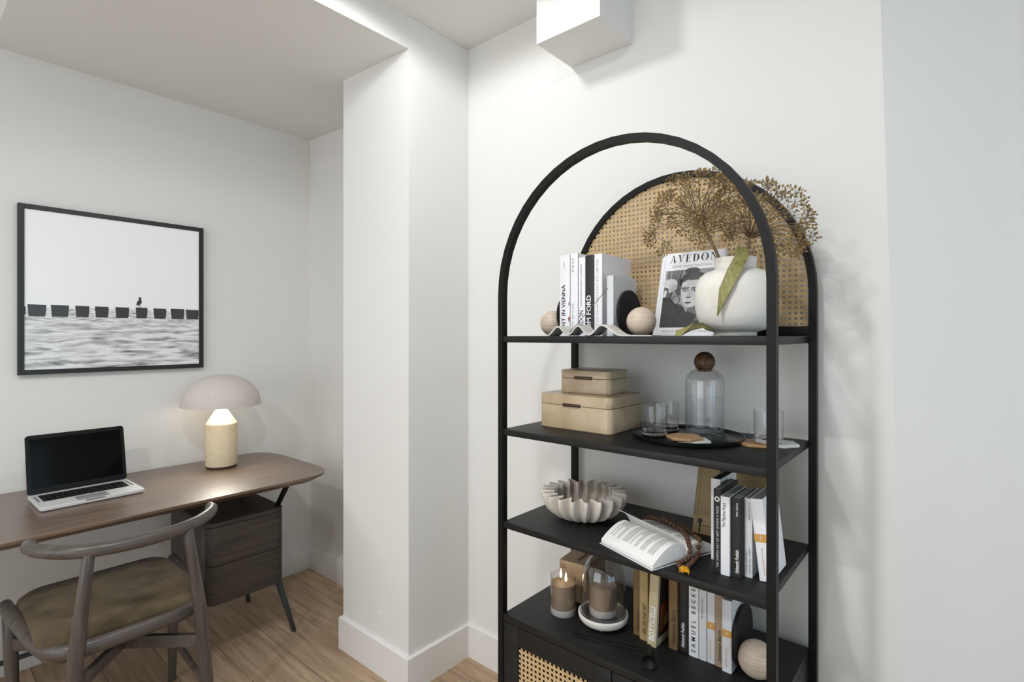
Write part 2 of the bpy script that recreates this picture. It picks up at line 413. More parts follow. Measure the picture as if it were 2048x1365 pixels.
# dropped ceiling over the desk niche, its front and side edges
zb, zf = 2.576, 2.522
so = MB()
y0 = 0.262
def soffit(xa, xb, ya, yb):
    zz_ = lambda x: zb + (zf - zb) * (x - DW) / (CX - DW)
    so.add([(xa, ya, zz_(xa)), (xb, ya, zz_(xb)), (xb, yb, zz_(xb)), (xa, yb, zz_(xa)), (xa, ya, CZ), (xb, ya, CZ), (xb, yb, CZ), (xa, yb, CZ)],
           [[0, 3, 2, 1], [4, 5, 6, 7], [0, 1, 5, 4], [1, 2, 6, 5], [2, 3, 7, 6], [3, 0, 4, 7]], CEIL, smooth=False)
soffit(DW, CX, y0, CY)
soffit(DW, -2.110, CY, BW)
struct(so, 'ceiling_lower')
struct(MB().box((DW - 0.12, -2.6, 0), (DW, BW + 0.2, CZ), WALL), 'wall_left')
w = MB()
w.add([(DW, BW, 0), (-0.105, BW, 0), (-0.176, BW, CZ), (DW, BW, CZ), (DW, BW + .14, 0), (-0.105, BW + .14, 0), (-0.176, BW + .14, CZ), (DW, BW + .14, CZ)],
      [[0, 1, 2, 3], [4, 7, 6, 5], [0, 4, 5, 1], [3, 2, 6, 7], [1, 5, 6, 2], [0, 3, 7, 4]], WALL, smooth=False)
struct(w, 'wall_back')
# splayed return of the wall at the right
w = MB()
e0, e1 = Vector((-0.105, BW, 0)), Vector((-0.176, BW, CZ))
dv = Vector((0.34, 0.235, 0)); nb = Vector((-0.05, 0.09, 0))
w.add([e0, e0 + dv + Vector((.02, 0, 0)), e1 + dv - Vector((0.0, 0, 0)), e1, e0 + nb, e0 + dv + nb, e1 + dv + nb, e1 + nb],
      [[0, 1, 2, 3], [4, 7, 6, 5], [0, 4, 5, 1], [3, 2, 6, 7], [1, 5, 6, 2], [0, 3, 7, 4]], WALL, smooth=False)
struct(w, 'wall_right')
struct(MB().box((0.175, 1.80, 0), (0.30, 1.90, CZ), TRIM, 0.004), 'trim_1')
struct(MB().box((0.29, 1.86, 0), (2.4, 2.0, CZ), WALL), 'wall_far_right')
# walls behind the camera with openings behind the area lights
w = MB().box((DW, -2.6, 0), (-2.35, -2.45, CZ), WALL).box((0.35, -2.6, 0), (2.4, -2.45, CZ), WALL).box((-2.35, -2.6, 0), (0.35, -2.45, 0.45), WALL).box((-2.35, -2.6, 2.55), (0.35, -2.45, CZ), WALL)
struct(w, 'wall_rear')
w = MB().box((2.2, -2.45, 0), (2.4, -0.65, CZ), WALL).box((2.2, 1.45, 0), (2.4, 2.0, CZ), WALL).box((2.2, -0.65, 0), (2.4, 1.45, 0.55), WALL).box((2.2, -0.65, 2.55), (2.4, 1.45, CZ), WALL)
struct(w, 'wall_side')
# column between niche and shelf wall
struct(MB().box((-2.118, CY, 0), (CX, BW + .05, CZ - .001), WALL), 'wall_column')
# boxed duct under the ceiling
struct(MB().box((-1.113, 1.432, 2.394), (-0.864, BW + .02, CZ + .02), WALL), 'trim_2')
# baseboards
T, H = 0.015, 0.14
def base(name, lo, hi):
    struct(MB().box(lo, hi, TRIM, 0.0025), name)
base('baseboard_left', (DW, -2.45, 0), (DW + T, BW, H))
base('baseboard_niche', (DW + T, BW - T, 0), (-2.118, BW, H))
b = MB()
out = [(-2.118 - T, BW - T), (-2.118 - T, CY - T), (CX + T, CY - T), (CX + T, BW - T), (-0.11, BW - T)]
inn = [(-2.118, BW - T), (-2.118, CY), (CX, CY), (CX, BW), (-0.11, BW)]
vs = []; fs = []
for i in range(5):
    vs += [(*out[i], 0), (*out[i], H - .003), (out[i][0] * .8 + inn[i][0] * .2, out[i][1] * .8 + inn[i][1] * .2, H), (*inn[i], H), (*inn[i], 0)]
for i in range(4):
    for k in range(4):
        fs.append([i * 5 + k, (i + 1) * 5 + k, (i + 1) * 5 + k + 1, i * 5 + k + 1])
fs += [[0, 1, 2, 3, 4], [24, 23, 22, 21, 20]]
b.add(vs, fs, TRIM, smooth=False)
struct(b, 'baseboard_back')
# small plaster nick on the column
nk = MB().sphere((-1.853, CY, 0.246), 0.006, WALL, 8, 6, sc=(1.4, 0.5, 0.8))
struct(nk, 'trim_3')
# recessed lamp the light comes from (just above the frame)
cl = thing('ceiling_light', 'round white recessed downlight in the upper ceiling', 'ceiling light', (-1.27, 0.95, CZ))
MB().lathe([(0.045, -0.004), (0.06, -0.006), (0.062, 0.001), (0.045, 0.001)], TRIM, (-1.27, 0.95, CZ), closed=True).build('trim_ring', cl)
MB().lathe([(0.0, -0.002), (0.045, -0.002)], emit('downlight_glow', (1, 0.96, 0.9, 1), 10), (-1.27, 0.95, CZ)).build('diffuser', cl)

# ---------------------------------------------------------------- bookshelf
XL, XR = -1.086, -0.302
ARC, RO, PW = 1.519, 0.392, 0.019
XC = (XL + XR) / 2
Z1, Z2, Z3, Z4 = 1.397, 1.1155, 0.8346, 0.555
shelf = thing('bookshelf', 'tall black arched bookshelf with cane back panel and cane door cabinet', 'bookshelf', (XC, 1.41, 0))
def arch_loop(r):
    p = [(XC - r, 0.0)] + [(XC - r * math.cos(PI * i / 26), ARC + r * math.sin(PI * i / 26)) for i in range(27)] + [(XC + r, 0.0)]
    return p
def arch_frame(ya, yb, name):
    o, i = arch_loop(RO), arch_loop(RO - PW); mb = MB(); loops = []
    for (a, c) in zip(o, i):
        loops.append([(a[0], ya, a[1]), (c[0], ya, c[1]), (c[0], yb, c[1]), (a[0], yb, a[1])])
    mb.loft(loops, BLACKM)
    return mb.build(name, shelf, 12)
arch_frame(1.205, 1.226, 'front_frame')
bf = arch_frame(1.600, 1.622, 'back_frame')
XI0, XI1 = XL + PW, XR - PW
for z, n in ((Z1, 0), (Z2, 1), (Z3, 2)):
    MB().box((XI0, 1.2065, z - 0.019), (XI1, 1.612, z), BLACKW, 0.0012).build('shelf', shelf)
MB().box((XI0, 1.2065, Z4 - 0.021), (XI1, 1.612, Z4), BLACKW, 0.0012).build('cabinet_top', shelf)
MB().box((XI0, 1.601, Z1 + .0005), (XI1, 1.618, 1.424), BLACKM, 0.001).build('back_rail', shelf)
def cane_mesh(inside, x0, x1, z0, z1, y, p=0.0148, r=0.29):
    mb = MB(); vs = []; fs = []; idx = {}
    def vert(x, yy, z):
        k = (round(x, 5), yy, round(z, 5))
        if k not in idx:
            idx[k] = len(vs); vs.append((x, yy, z))
        return idx[k]
    nx = int((x1 - x0) / p); nz = int((z1 - z0) / p)
    ox = (x1 - x0 - nx * p) / 2
    ang = [R(22.5 + 45 * k) for k in range(8)]
    t = math.tan(R(22.5)) * 0.5
    sq = [(.5, t), (t, .5), (-t, .5), (-.5, t), (-.5, -t), (-t, -.5), (t, -.5), (.5, -t)]
    co = {0: (.5, .5), 2: (-.5, .5), 4: (-.5, -.5), 6: (.5, -.5)}
    yb = y + 0.0012
    for i in range(nx):
        for j in range(nz):
            cx = x0 + ox + (i + .5) * p; cz = z0 + (j + .5) * p
            if not inside(cx, cz): continue
            f = [vert(cx + p * r * math.cos(a), y, cz + p * r * math.sin(a)) for a in ang]
            g = [vert(cx + p * r * math.cos(a), yb, cz + p * r * math.sin(a)) for a in ang]
            s_ = [vert(cx + p * q[0], y, cz + p * q[1]) for q in sq]
            u_ = [vert(cx + p * q[0], yb, cz + p * q[1]) for q in sq]
            for k in range(8):
                n = (k + 1) % 8
                if k in co:
                    c = vert(cx + p * co[k][0], y, cz + p * co[k][1]); c2 = vert(cx + p * co[k][0], yb, cz + p * co[k][1])
                    fs.append([f[k], f[n], s_[n], c, s_[k]]); fs.append([g[n], g[k], u_[k], c2, u_[n]])
                else:
                    fs.append([f[k], f[n], s_[n], s_[k]]); fs.append([g[n], g[k], u_[k], u_[n]])
                fs.append([f[n], f[k], g[k], g[n]])
    mb.add(vs, fs, CANE, smooth=False)
    return mb
rin = RO - PW
def in_arch(x, z):
    if z < ARC: return abs(x - XC) < rin + .006
    return math.hypot(x - XC, z - ARC) < RO - 0.0095
cane_mesh(in_arch, XI0 - .006, XI1 + .006, 1.4235, 1.93, 1.609).build('cane_panel', shelf, 60)
# cabinet below
body = MB()
ZC = Z4 - 0.0215
body.box((XI0, 1.228, 0.05), (XI0 + .016, 1.605, ZC), BLACKW).box((XI1 - .016, 1.228, 0.05), (XI1, 1.605, ZC), BLACKW)
body.box((XI0 + .016, 1.59, 0.05), (XI1 - .016, 1.605, ZC), BLACKW).box((XI0 + .016, 1.24, 0.05), (XI1 - .016, 1.59, 0.066), BLACKW)
body.build('cabinet_body', shelf)
for k, (a, c) in enumerate(((XI0 + .001, XC - .0015), (XC + .0015, XI1 - .001))):
    d = MB(); s_ = 0.056; za, zc = 0.052, ZC - 0.002; ya, yb = 1.2075, 1.2265
    d.box((a, ya, za), (a + s_, yb, zc), BLACKW, .001).box((c - s_, ya, za), (c, yb, zc), BLACKW, .001)
    d.box((a + s_, ya, zc - s_), (c - s_, yb, zc), BLACKW, .001).box((a + s_, ya, za), (c - s_, yb, za + s_), BLACKW, .001)
    dd = d.build('door', shelf)
    cane_mesh(lambda x, z: True, a + s_ - .004, c - s_ + .004, za + s_ - .003, zc - s_ + .004, 1.2135).build('cane_insert', dd, 60)
    kx = c - .028 if k == 0 else a + .028
    MB().lathe([(0.004, 0), (0.004, .012), (0.010, .013), (0.010, .022), (0, .022)], BLACKM, seg=20, M=frame_m((kx, 1.2075, 0.30), (1, 0, 0), (0, 0, 1))).build('knob', dd)

# ---------------------------------------------------------------- books
def book(label, x0, x1, y, depth, z, h, cover, texts=(), tilt=0.0, group=None, pages=None, name='book', extra=None, spine_mat=None, inset=0.002):
    """upright book, spine towards the room"""
    w = x1 - x0
    t = thing(name, label, 'book', (x0, y, z), group)
    piv = Vector((x0 if tilt <= 0 else x1, y, z))
    M = Matrix.Translation(piv) @ Matrix.Rotation(R(tilt), 4, 'Y') @ Matrix.Translation(Vector((x0, y, z)) - piv)
    bt = min(0.0022, w * .12); bul = 0.0018
    mb = MB(); sm = spine_mat or cover
    arc = [(w * (0.5 - 0.5 * math.cos(PI * i / 8)), bul * (1 - math.sin(PI * i / 8))) for i in range(9)]
    inn = [(a, b + bt) for a, b in arc]
    lo = [(a, b, 0) for a, b in arc] + [(a, b, 0) for a, b in inn[::-1]]
    hi = [(a, b, h) for a, b, _ in lo]
    mb.loft([lo, hi], sm, True, M)
    mb.box((0, bul, 0), (bt, depth, h), cover, .0004, M, 1).box((w - bt, bul, 0), (w, depth, h), cover, .0004, M, 1)
    for tx in texts:
        s_, mt, z0, ln, hh = tx[:5]; kw = tx[5] if len(tx) > 5 else {}
        kw = dict(kw); xo = kw.pop('x', 0.5); down = kw.pop('down', False)
        if s_ == '#band':
            mb.box((-.0002, -.0003, z0), (w + .0002, bul + .004, z0 + hh), mt, 0, M); continue
        if s_ == '#dot':
            mb.add([(w * xo + ln / 2 * math.cos(2 * PI * i / 24), -.0004, z0 + ln / 2 * math.sin(2 * PI * i / 24)) for i in range(24)], [list(range(24))], mt, M, False); continue
        if down:
            F = frame_m((w * xo - hh * .5, -.0003, z0 + ln), (0, 0, -1), (1, 0, 0))
        else:
            F = frame_m((w * xo + hh * .5, -.0003, z0), (0, 0, 1), (-1, 0, 0))
        lettering(mb, s_, mt, M @ F, ln, hh, **kw)
    if extra: extra(mb, M, w, depth, h)
    mb.build('cover', t, 40)
    MB().box((bt * .98, bul + bt, inset), (w - bt * .98, depth - .003, h - inset), pages or PAPER, 0, M).build('page_block', t)
    return t

# top shelf row
g1 = 'books between the bookends on the top shelf'
yS = 1.33
def lips(mb, M, w, d, h):
    for zc, sx, hh in ((0.098, .005, .012), (0.052, .0075, .016)):
        mb.add([(w * .97 + sx * .5 * math.cos(2 * PI * i / 20) * (1 if math.cos(2 * PI * i / 20) < 0 else .3), .0002 , zc + hh * .5 * math.sin(2 * PI * i / 20)) for i in range(20)], [list(range(20))], REDINK, M, False)
book('white book with bold black lettering up its spine, leftmost on the top shelf', -0.9455, -0.9085, yS, .19, Z1, .246, WHITEC,
     [('LOST IN VIENNA', INK, .010, .146, .0135, dict(bold=.012, x=.40)), ('taschen', GREYINK, .205, .022, .004, dict(x=.45))], group=g1, extra=lips)
book('second white book on the top shelf, spaced capitals at the top of its spine', -0.9065, -0.8795, yS, .20, Z1, .248, WHITEC,
     [('MOSS', INK, .192, .040, .0060, dict(space=1.8, x=.38)), ('KATH BUTLER', GREYINK, .012, .086, .0055, dict(space=1.5, x=.38))], group=g1)
book('slim white book with thin serif title, left of the black book on top shelf', -0.8775, -0.8535, yS, .185, Z1, .234, WHITEC,
     [('AVEDON', INK, .010, .066, .0150, dict(x=.45)), ('NORMA STEVENS & STEVEN M. L. ARONSON', GREYINK, .088, .125, .0052, dict(x=.45))], group=g1)
book('black book with bold white capitals on its spine, among white books on the top shelf', -0.8525, -0.8245, yS, .185, Z1, .2375, BLACKC,
     [('TOM FORD', WINK, .006, .114, .0150, dict(bold=.022, x=.42))], group=g1)
def cover_word(mb, M, w, d, h):
    lettering(mb, 'MASTERFUL', INK, M @ frame_m((w + .0003, .058, h - .074), (0, 1, 0), (0, 0, 1)), .070, .011, bold=.03)
book('tall white book showing its blank cover, right of the black book', -0.8225, -0.7957, yS, .172, Z1, .2388, WHITEC,
     [('JENNY LIFE AN ANYONE DON\'T ACT LIKE ONE', GREYINK, .008, .215, .0052, dict(space=1.35, x=.42))], group=g1, extra=cover_word)
book('short pale grey book behind the dark disc of the right bookend', -0.7720, -0.7505, 1.315, .135, Z1, .171, GREYC, (), group=g1)

# leaning portrait book
t = thing('book', 'large white photography book with black and white portrait cover, leaning on the cane panel', 'book', (-0.62, 1.48, Z1))
cw, chh, cth = 0.192, 0.262, 0.022
lean = math.atan2(0.075, 0.26)
F = Matrix.Translation((-0.712, 1.478, Z1 + .0005)) @ Matrix.Rotation(-lean, 4, 'X') @ Matrix(((1, 0, 0, 0), (0, 0, -1, 0), (0, 1, 0, 0), (0, 0, 0, 1)))
# in F: x along the cover, y up, z out towards the room
cv = MB()
cv.box((0, 0, -.002), (cw, chh, 0), WHITEC, .0006, F, 1).box((0, 0, -cth), (cw, chh, -cth + .002), WHITEC, .0006, F, 1).box((0, 0, -cth), (.003, chh, 0), WHITEC, .0006, F, 1)
cv.box((.0105, .0005, -.0005), (.0125, chh - .0005, .0003), GREYC, 0, F)
def tone(v):
    k = 'tone_%d' % v
    return MATS.get(k) or mat(k, (v, v, v), 0.5)
def P2(pts, v, l):
    cv.poly([(a, b, .0003 + l * .00012) for a, b in pts], v if not isinstance(v, int) else tone(v), F)
def ell(cx, cy, rx, ry, n=28, a0=0, a1=360):
    return [(cx + rx * math.cos(R(a0 + (a1 - a0) * i / n)), cy + ry * math.sin(R(a0 + (a1 - a0) * i / n))) for i in range(n + (1 if a1 - a0 < 360 else 0))]
def band(cx, cy, rx, ry, th, a0, a1, v, l, n=20):
    o_ = ell(cx, cy, rx, ry, n, a0, a1 - .001); i_ = ell(cx, cy, rx - th, ry - th, n, a0, a1 - .001)
    for k in range(len(o_) - 1):
        P2([o_[k], o_[k + 1], i_[k + 1], i_[k]], v, l)
P2([(.019, .026), (cw - .004, .026), (cw - .004, .205), (.019, .205)], 150, 0)
P2([(.026, .150), (.060, .150), (.064, .205), (.026, .205)], 104, 1)
P2([(.0345, .150), (.039, .150), (.040, .205), (.0355, .205)], 150, 2)
P2([(.056, .13), (.060, .13), (.071, .205), (.067, .205)], 50, 2)
# jacket, neck, collar
P2([(.019, .026), (cw - .004, .026), (cw - .004, .055), (.160, .078), (.142, .060), (.118, .052), (.098, .066), (.084, .090), (.060, .098), (.048, .112), (.019, .118)], 40, 3)
P2([(.094, .07), (.100, .046), (.145, .046), (.160, .092), (.15, .118), (.105, .10)], 96, 4)
P2([(.105, .026), (.13, .062), (.098, .075), (.088, .05)], 34, 5)
P2([(.141, .048), (.150, .064), (.164, .090), (.166, .072), (.158, .046)], 214, 6)
P2([(.136, .045), (.144, .049), (.156, .047), (.152, .041)], 24, 7)
# hair behind, face, ear
def PF(pts, v, l): P2([(p - .0155, q) for p, q in pts], v, l)
PF(ell(.124, .166, .043, .031), 62, 7)
PF(ell(.083, .150, .013, .026), 74, 7)
PF(ell(.117, .200, .022, .010), 66, 8)
PF([(.0885, .150), (.091, .164), (.098, .177), (.112, .182), (.134, .182), (.148, .174), (.155, .156), (.156, .134), (.152, .112), (.143, .098), (.130, .088), (.118, .085), (.106, .090), (.097, .102), (.091, .122), (.088, .138)], 196, 9)
PF([(.146, .098), (.152, .112), (.156, .134), (.155, .156), (.150, .160), (.148, .13), (.140, .108)], 146, 10)
PF([(.091, .164), (.098, .177), (.112, .182), (.134, .182), (.148, .174), (.153, .163), (.146, .168), (.132, .171), (.120, .170), (.106, .172), (.097, .166)], 70, 10)
for cx in (.1015, .1295):
    PF(ell(cx, .1395, .0105, .0055), 130, 11)
    PF([(cx - .0115, .1465), (cx + .0105, .1485), (cx + .0115, .1455), (cx - .0105, .1435)], 60, 12)
    PF(ell(cx, .138, .0062, .0026), 220, 12)
    PF(ell(cx, .138, .0025, .0027), 28, 13)
PF([(.111, .142), (.116, .142), (.120, .118), (.113, .113), (.106, .117)], 176, 11)
PF([(.106, .117), (.113, .1125), (.121, .117), (.1185, .1205), (.113, .1165), (.1085, .1205)], 90, 12)
PF([(.102, .1010), (.1125, .1045), (.1245, .1015), (.113, .0955)], 112, 12)
PF([(.101, .1010), (.1255, .1015), (.1255, .1003), (.101, .0998)], 50, 13)
PF([(.104, .098), (.113, .0960), (.122, .0985), (.113, .0935)], 168, 13)
# hand with spectacles
P2([(.019, .128), (.036, .116), (.046, .122), (.048, .142), (.040, .154), (.022, .152), (.019, .146)], 84, 8)
P2(ell(.038, .163, .022, .015), 206, 9)
for k in range(4):
    P2([(.032 + k * .0075, .160), (.038 + k * .0075, .158), (.0415 + k * .006, .134 + k * .003), (.036 + k * .006, .133 + k * .003)], 202 - 9 * k, 10)
    P2([(.038 + k * .0075, .158), (.0388 + k * .0075, .157), (.0421 + k * .006, .134 + k * .003), (.0415 + k * .006, .134 + k * .003)], 120, 11)
P2([(.020, .120), (.028, .122), (.030, .140), (.022, .143)], 214, 9)
P2([(.019, .108), (.044, .106), (.045, .118), (.019, .120)], 24, 9)
band(.060, .110, .0125, .014, .0014, 0, 360, 30, 14)
band(.073, .084, .010, .013, .0014, 0, 360, 30, 14)
P2([(.050, .140), (.0515, .141), (.088, .152), (.088, .1505)], 30, 14)
# lettering
def didone(txt, x, y, h, gap):
    th = .028
    G = {'A': (.84, [[(.10, 0), (.14, 0), (.43, .93), (.385, 1)], [(.56, 0), (.76, 0), (.47, 1), (.385, 1)], [(.2, .30), (.62, .30), (.61, .33), (.21, .33)], [(0, 0), (.25, 0), (.25, th), (0, th)], [(.46, 0), (.86, 0), (.86, th), (.46, th)]]),
         'V': (.80, [[(.08, 1), (.28, 1), (.47, .1), (.40, 0)], [(.70, 1), (.74, 1), (.44, .04), (.40, 0)], [(0, 1), (.38, 1), (.38, 1 - th), (0, 1 - th)], [(.58, 1), (.84, 1), (.84, 1 - th), (.58, 1 - th)]]),
         'E': (.72, [[(.12, 0), (.31, 0), (.31, 1), (.12, 1)], [(0, 1 - th), (.66, 1 - th), (.66, 1), (0, 1)], [(0, 0), (.68, 0), (.68, th), (0, th)], [(.31, .49), (.52, .49), (.52, .52), (.31, .52)], [(.60, 1), (.66, .74), (.66, 1)], [(.60, 0), (.68, 0), (.68, .28)], [(.47, .505), (.53, .36), (.53, .65)]]),
         'D': (.90, [[(.12, 0), (.31, 0), (.31, 1), (.12, 1)], [(0, 1 - th), (.36, 1 - th), (.36, 1), (0, 1)], [(0, 0), (.36, 0), (.36, th), (0, th)]]),
         'O': (.96, []),
         'N': (.95, [[(.12, 0), (.15, 0), (.15, 1), (.12, 1)], [(.04, 1), (.24, 1), (.82, 0), (.78, 0), (.62, .16)], [(.79, 0), (.82, 0), (.82, 1), (.79, 1)], [(0, 0), (.27, 0), (.27, th), (0, th)], [(.67, 1), (.95, 1), (.95, 1 - th), (.67, 1 - th)]])}
    for ch in txt:
        wd, ps = G[ch]; ps = list(ps)
        if ch in 'DO':
            cx, a0, a1, rx, ri = (.33, -90, 90, .50, .30) if ch == 'D' else (.45, 0, 360, .45, .27)
            n = 36
            for k in range(n):
                p, q = R(a0 + (a1 - a0) * k / n), R(a0 + (a1 - a0) * (k + 1) / n)
                ps.append([(cx + rx * math.cos(p), .5 + .5 * math.sin(p)), (cx + rx * math.cos(q), .5 + .5 * math.sin(q)), (cx + ri * math.cos(q), .5 + .475 * math.sin(q)), (cx + ri * math.cos(p), .5 + .475 * math.sin(p))])
        for p in ps:
            P2([(x + a * h, y + b_ * h) for a, b_ in p], INK, 1)
        x += wd * h + gap
didone('AVEDON', .0275, .2300, .0240, .0042)
lettering(cv, 'SOMETHING PERSONAL', GREYINK, F @ Matrix.Translation((.037, .2135, 0)), .122, .0068, space=1.1)
lettering(cv, 'NORMA STEVENS & STEVEN M. L. ARONSON', GREYINK, F @ Matrix.Translation((.026, .0115, 0)), .146, .0056)
cv.build('cover', t, 40)
MB().box((.003, .003, -cth + .002), (cw - .003, chh - .003, -.002), PAPER, 0, F).build('page_block', t)

# third shelf row
g3 = 'books standing on the third shelf'
lb = thing('book', 'big ochre book with a dark panel, leaning behind the row on the third shelf', 'book', (-0.50, 1.50, Z3), g3)
l2 = math.atan2(.068, .24)
F2 = Matrix.Translation((-0.5975, 1.493, Z3 + .0005)) @ Matrix.Rotation(-l2, 4, 'X') @ Matrix(((1, 0, 0, 0), (0, 0, -1, 0), (0, 1, 0, 0), (0, 0, 0, 1)))
m_ = MB(); w2, h2 = .205, .250
m_.box((0, 0, -.003), (w2, h2, 0), OLIVEC, .001, F2, 1).box((0, 0, -.022), (w2, h2, -.019), OLIVEC, .001, F2, 1).box((0, 0, -.022), (.003, h2, 0), OLIVEC, .001, F2, 1)
m_.box((.010, .001, -.001), (.0115, h2 - .001, .0003), BROWN, 0, F2)
m_.box((.062, .10, -.001), (.094, .21, .0003), BLACKC, 0, F2)
m_.add([(.021 + .0065 * math.cos(2 * PI * i / 20), .036 + .0075 * math.sin(2 * PI * i / 20), .0005) for i in range(20)], [list(range(20))], INK, F2, False)
m_.box((.0185, .004, -.001), (.0235, .034, .0005), INK, 0, F2)
m_.box((.025, .0235, -.001), (.052, .0250, .0004), INK, 0, F2)
for k in range(3):
    m_.box((.050, .062 + .016 * k, -.001), (.0512, .070 + .016 * k, .0004), INK, 0, F2)
m_.build('cover', lb)
MB().box((.003, .002, -.019), (w2 - .003, h2 - .002, -.003), PAPER, 0, F2).build('page_block', lb)
book('tall white book with black top edge, just behind the black book with a white circle', -0.4890, -0.4655, 1.345, .122, Z3, .204, WHITEC, (), pages=BLACKC, group=g3, inset=.0005)
def asterisk(mb, M, w, d, h):
    for k in range(7):
        a = PI * k / 7
        p = Vector((math.cos(a), 0, math.sin(a))); q = Vector((-p.z, 0, p.x)); c = Vector((w * .5, -.0006, .1745)); L_, T_ = .0042, .0004
        mb.add([c + p * L_ + q * T_, c - p * L_ + q * T_, c - p * L_ - q * T_, c + p * L_ - q * T_], [[0, 1, 2, 3]], INK, M, False)
book('black book with white circle and spaced white capitals on its spine', -0.4590, -0.4410, 1.279, .125, Z3, .197, BLACKC,
     [('THE SUBTLE ART OF NOT GIVING A FUCK', WINK, .012, .146, .0045, dict(space=1.45, bold=.012, x=.55)), ('#dot', WINK, .1745, .0125, 0)], group=g3, pages=PAGESHADE, extra=asterisk, inset=.0008)
book('white book with black title at the top of its spine, third shelf', -0.4405, -0.4195, 1.274, .122, Z3, .185, WHITEC,
     [('The Machine Stops', INK, .112, .058, .0085, dict(x=.34))], group=g3, pages=PAGESHADE, inset=.0008)
book('black book with white title at the bottom of its spine, third shelf', -0.4175, -0.3950, 1.280, .112, Z3, .1845, BLACKC,
     [('Aleksandr Pushkin', WINK, .010, .054, .0082, dict(bold=.02, x=.55)), ('Alma classics', WINK, .142, .032, .0045, dict(bold=.01, x=.55)), ('Ruslan and Lyudmila', GREYINK, .010, .034, .0024, dict(x=.80))], group=g3, pages=PAGESHADE, inset=.0008)
book('light grey book with two lines of spaced capitals low on its spine, third shelf', -0.3945, -0.3765, 1.299, .112, Z3, .184, GREYC,
     [('SUSAN SONTAG', INK, .010, .050, .0040, dict(space=1.35, x=.28)), ('NOTES ON \'CAMP\'', INK, .010, .058, .0040, dict(space=1.35, x=.68)), ('penguin modern 29', GREYINK, .134, .040, .0042, dict(x=.60))], group=g3, pages=PAGESHADE, inset=.0008)
book('white book with an orange band, leaning against the row on the third shelf', -0.3600, -0.3330, 1.297, .125, Z3 + .0005, .186, WHITEC,
     [('#band', ORANGE, .088, 0, .0185), ('ORWELL', WINK, .0925, .012, .004, dict(x=.5)), ('NINETEEN EIGHTY-FOUR', ORANGE, .014, .062, .004, dict(x=.5))], tilt=-6.5, group=g3, pages=PAGESHADE, inset=.0008)

# bottom row
g4 = 'books standing on top of the cabinet'
def bk4(label, px0, px1, y, h, cover, texts=(), depth=.12, **kw):
    return book(label, px0, px1, y, depth, Z4, h, cover, texts, group=g4, pages=kw.pop('pages', PAGESHADE), inset=.001, **kw)
bk4('dark tan book beside the glass cloche, leftmost of the bottom row', -0.7150, -0.6925, 1.364, .205, BROWN, [('Vermeer', INK, .012, .06, .009, dict(x=.6))], depth=.13)
bk4('tan book with condensed black capitals on its spine, bottom row', -0.6900, -0.6655, 1.353, .207, TAN, [('HER LIFE AND ART', INK, .016, .086, .0105, dict(x=.6))], depth=.13)
def dark_cover(mb, M, w, d, h):
    mb.box((w - .0005, .012, .022), (w + .0003, d - .006, h - .004), mat('cover_dark', (48, 30, 24), .5), 0, M)
    mb.box((w, .022, .035), (w + .0005, .062, .11), mat('cover_rust', (128, 66, 30), .5), 0, M)
    mb.box((w, .045, .045), (w + .0007, .070, .07), mat('cover_pale', (168, 140, 110), .5), 0, M)
book('cream book with tall white lettering, leaning left in the bottom row', -0.6600, -0.6345, 1.338, .085, Z4 + .0005, .2035, CREAM,
     [('BOTTICELLI', WINK, .016, .094, .0155, dict(bold=.03, x=.5))], tilt=2.6, group=g4, pages=PAPER, extra=dark_cover, inset=.001)
bk4('brown book with black serif title, left of the black book in the bottom row', -0.6105, -0.5860, 1.365, .195, BROWN, [('Sebastian Barry', INK, .016, .092, .0115, dict(x=.58))])
bk4('black book with white title, between brown and white books in the bottom row', -0.5845, -0.5595, 1.372, .192, BLACKC, [('Aleksandr Pushkin', WINK, .012, .066, .0085, dict(bold=.02, x=.45)), ('Ruslan and Lyudmila', GREYINK, .012, .040, .0026, dict(x=.75))])
bk4('white book with large spaced black capitals on its spine, bottom row', -0.5560, -0.5305, 1.368, .192, WHITEC, [('SAMUEL BECKETT', INK, .012, .198, .0110, dict(space=1.8, bold=.012, x=.5))])
bk4('pale blue-grey book with small blue title, bottom row', -0.5295, -0.5092, 1.3685, .1825, GREYC, [('The Machine Stops', mat('blue_ink', (70, 84, 132), .6), .106, .054, .0052, dict(x=.45))])
bk4('pale grey book with orange band, left of the beige book in the bottom row', -0.5082, -0.4882, 1.3700, .1825, GREYC, [('#band', ORANGE, .088, 0, .0175), ('1984', WINK, .092, .009, .004, dict(x=.5)), ('GEORGE ORWELL', ORANGE, .012, .05, .004, dict(x=.45))])
bk4('beige book with black serif title, between two orange-banded books', -0.4875, -0.4685, 1.3685, .1815, BEIGEC, [('Sebastian Barry', INK, .014, .080, .0085, dict(x=.6))])
bk4('thick pale grey book with orange band, against the bookend in the bottom row', -0.4665, -0.4430, 1.3590, .1805, GREYC, [('#band', ORANGE, .088, 0, .0175), ('1984', WINK, .092, .009, .004, dict(x=.5)), ('GEORGE ORWELL', ORANGE, .012, .05, .004, dict(x=.45))])

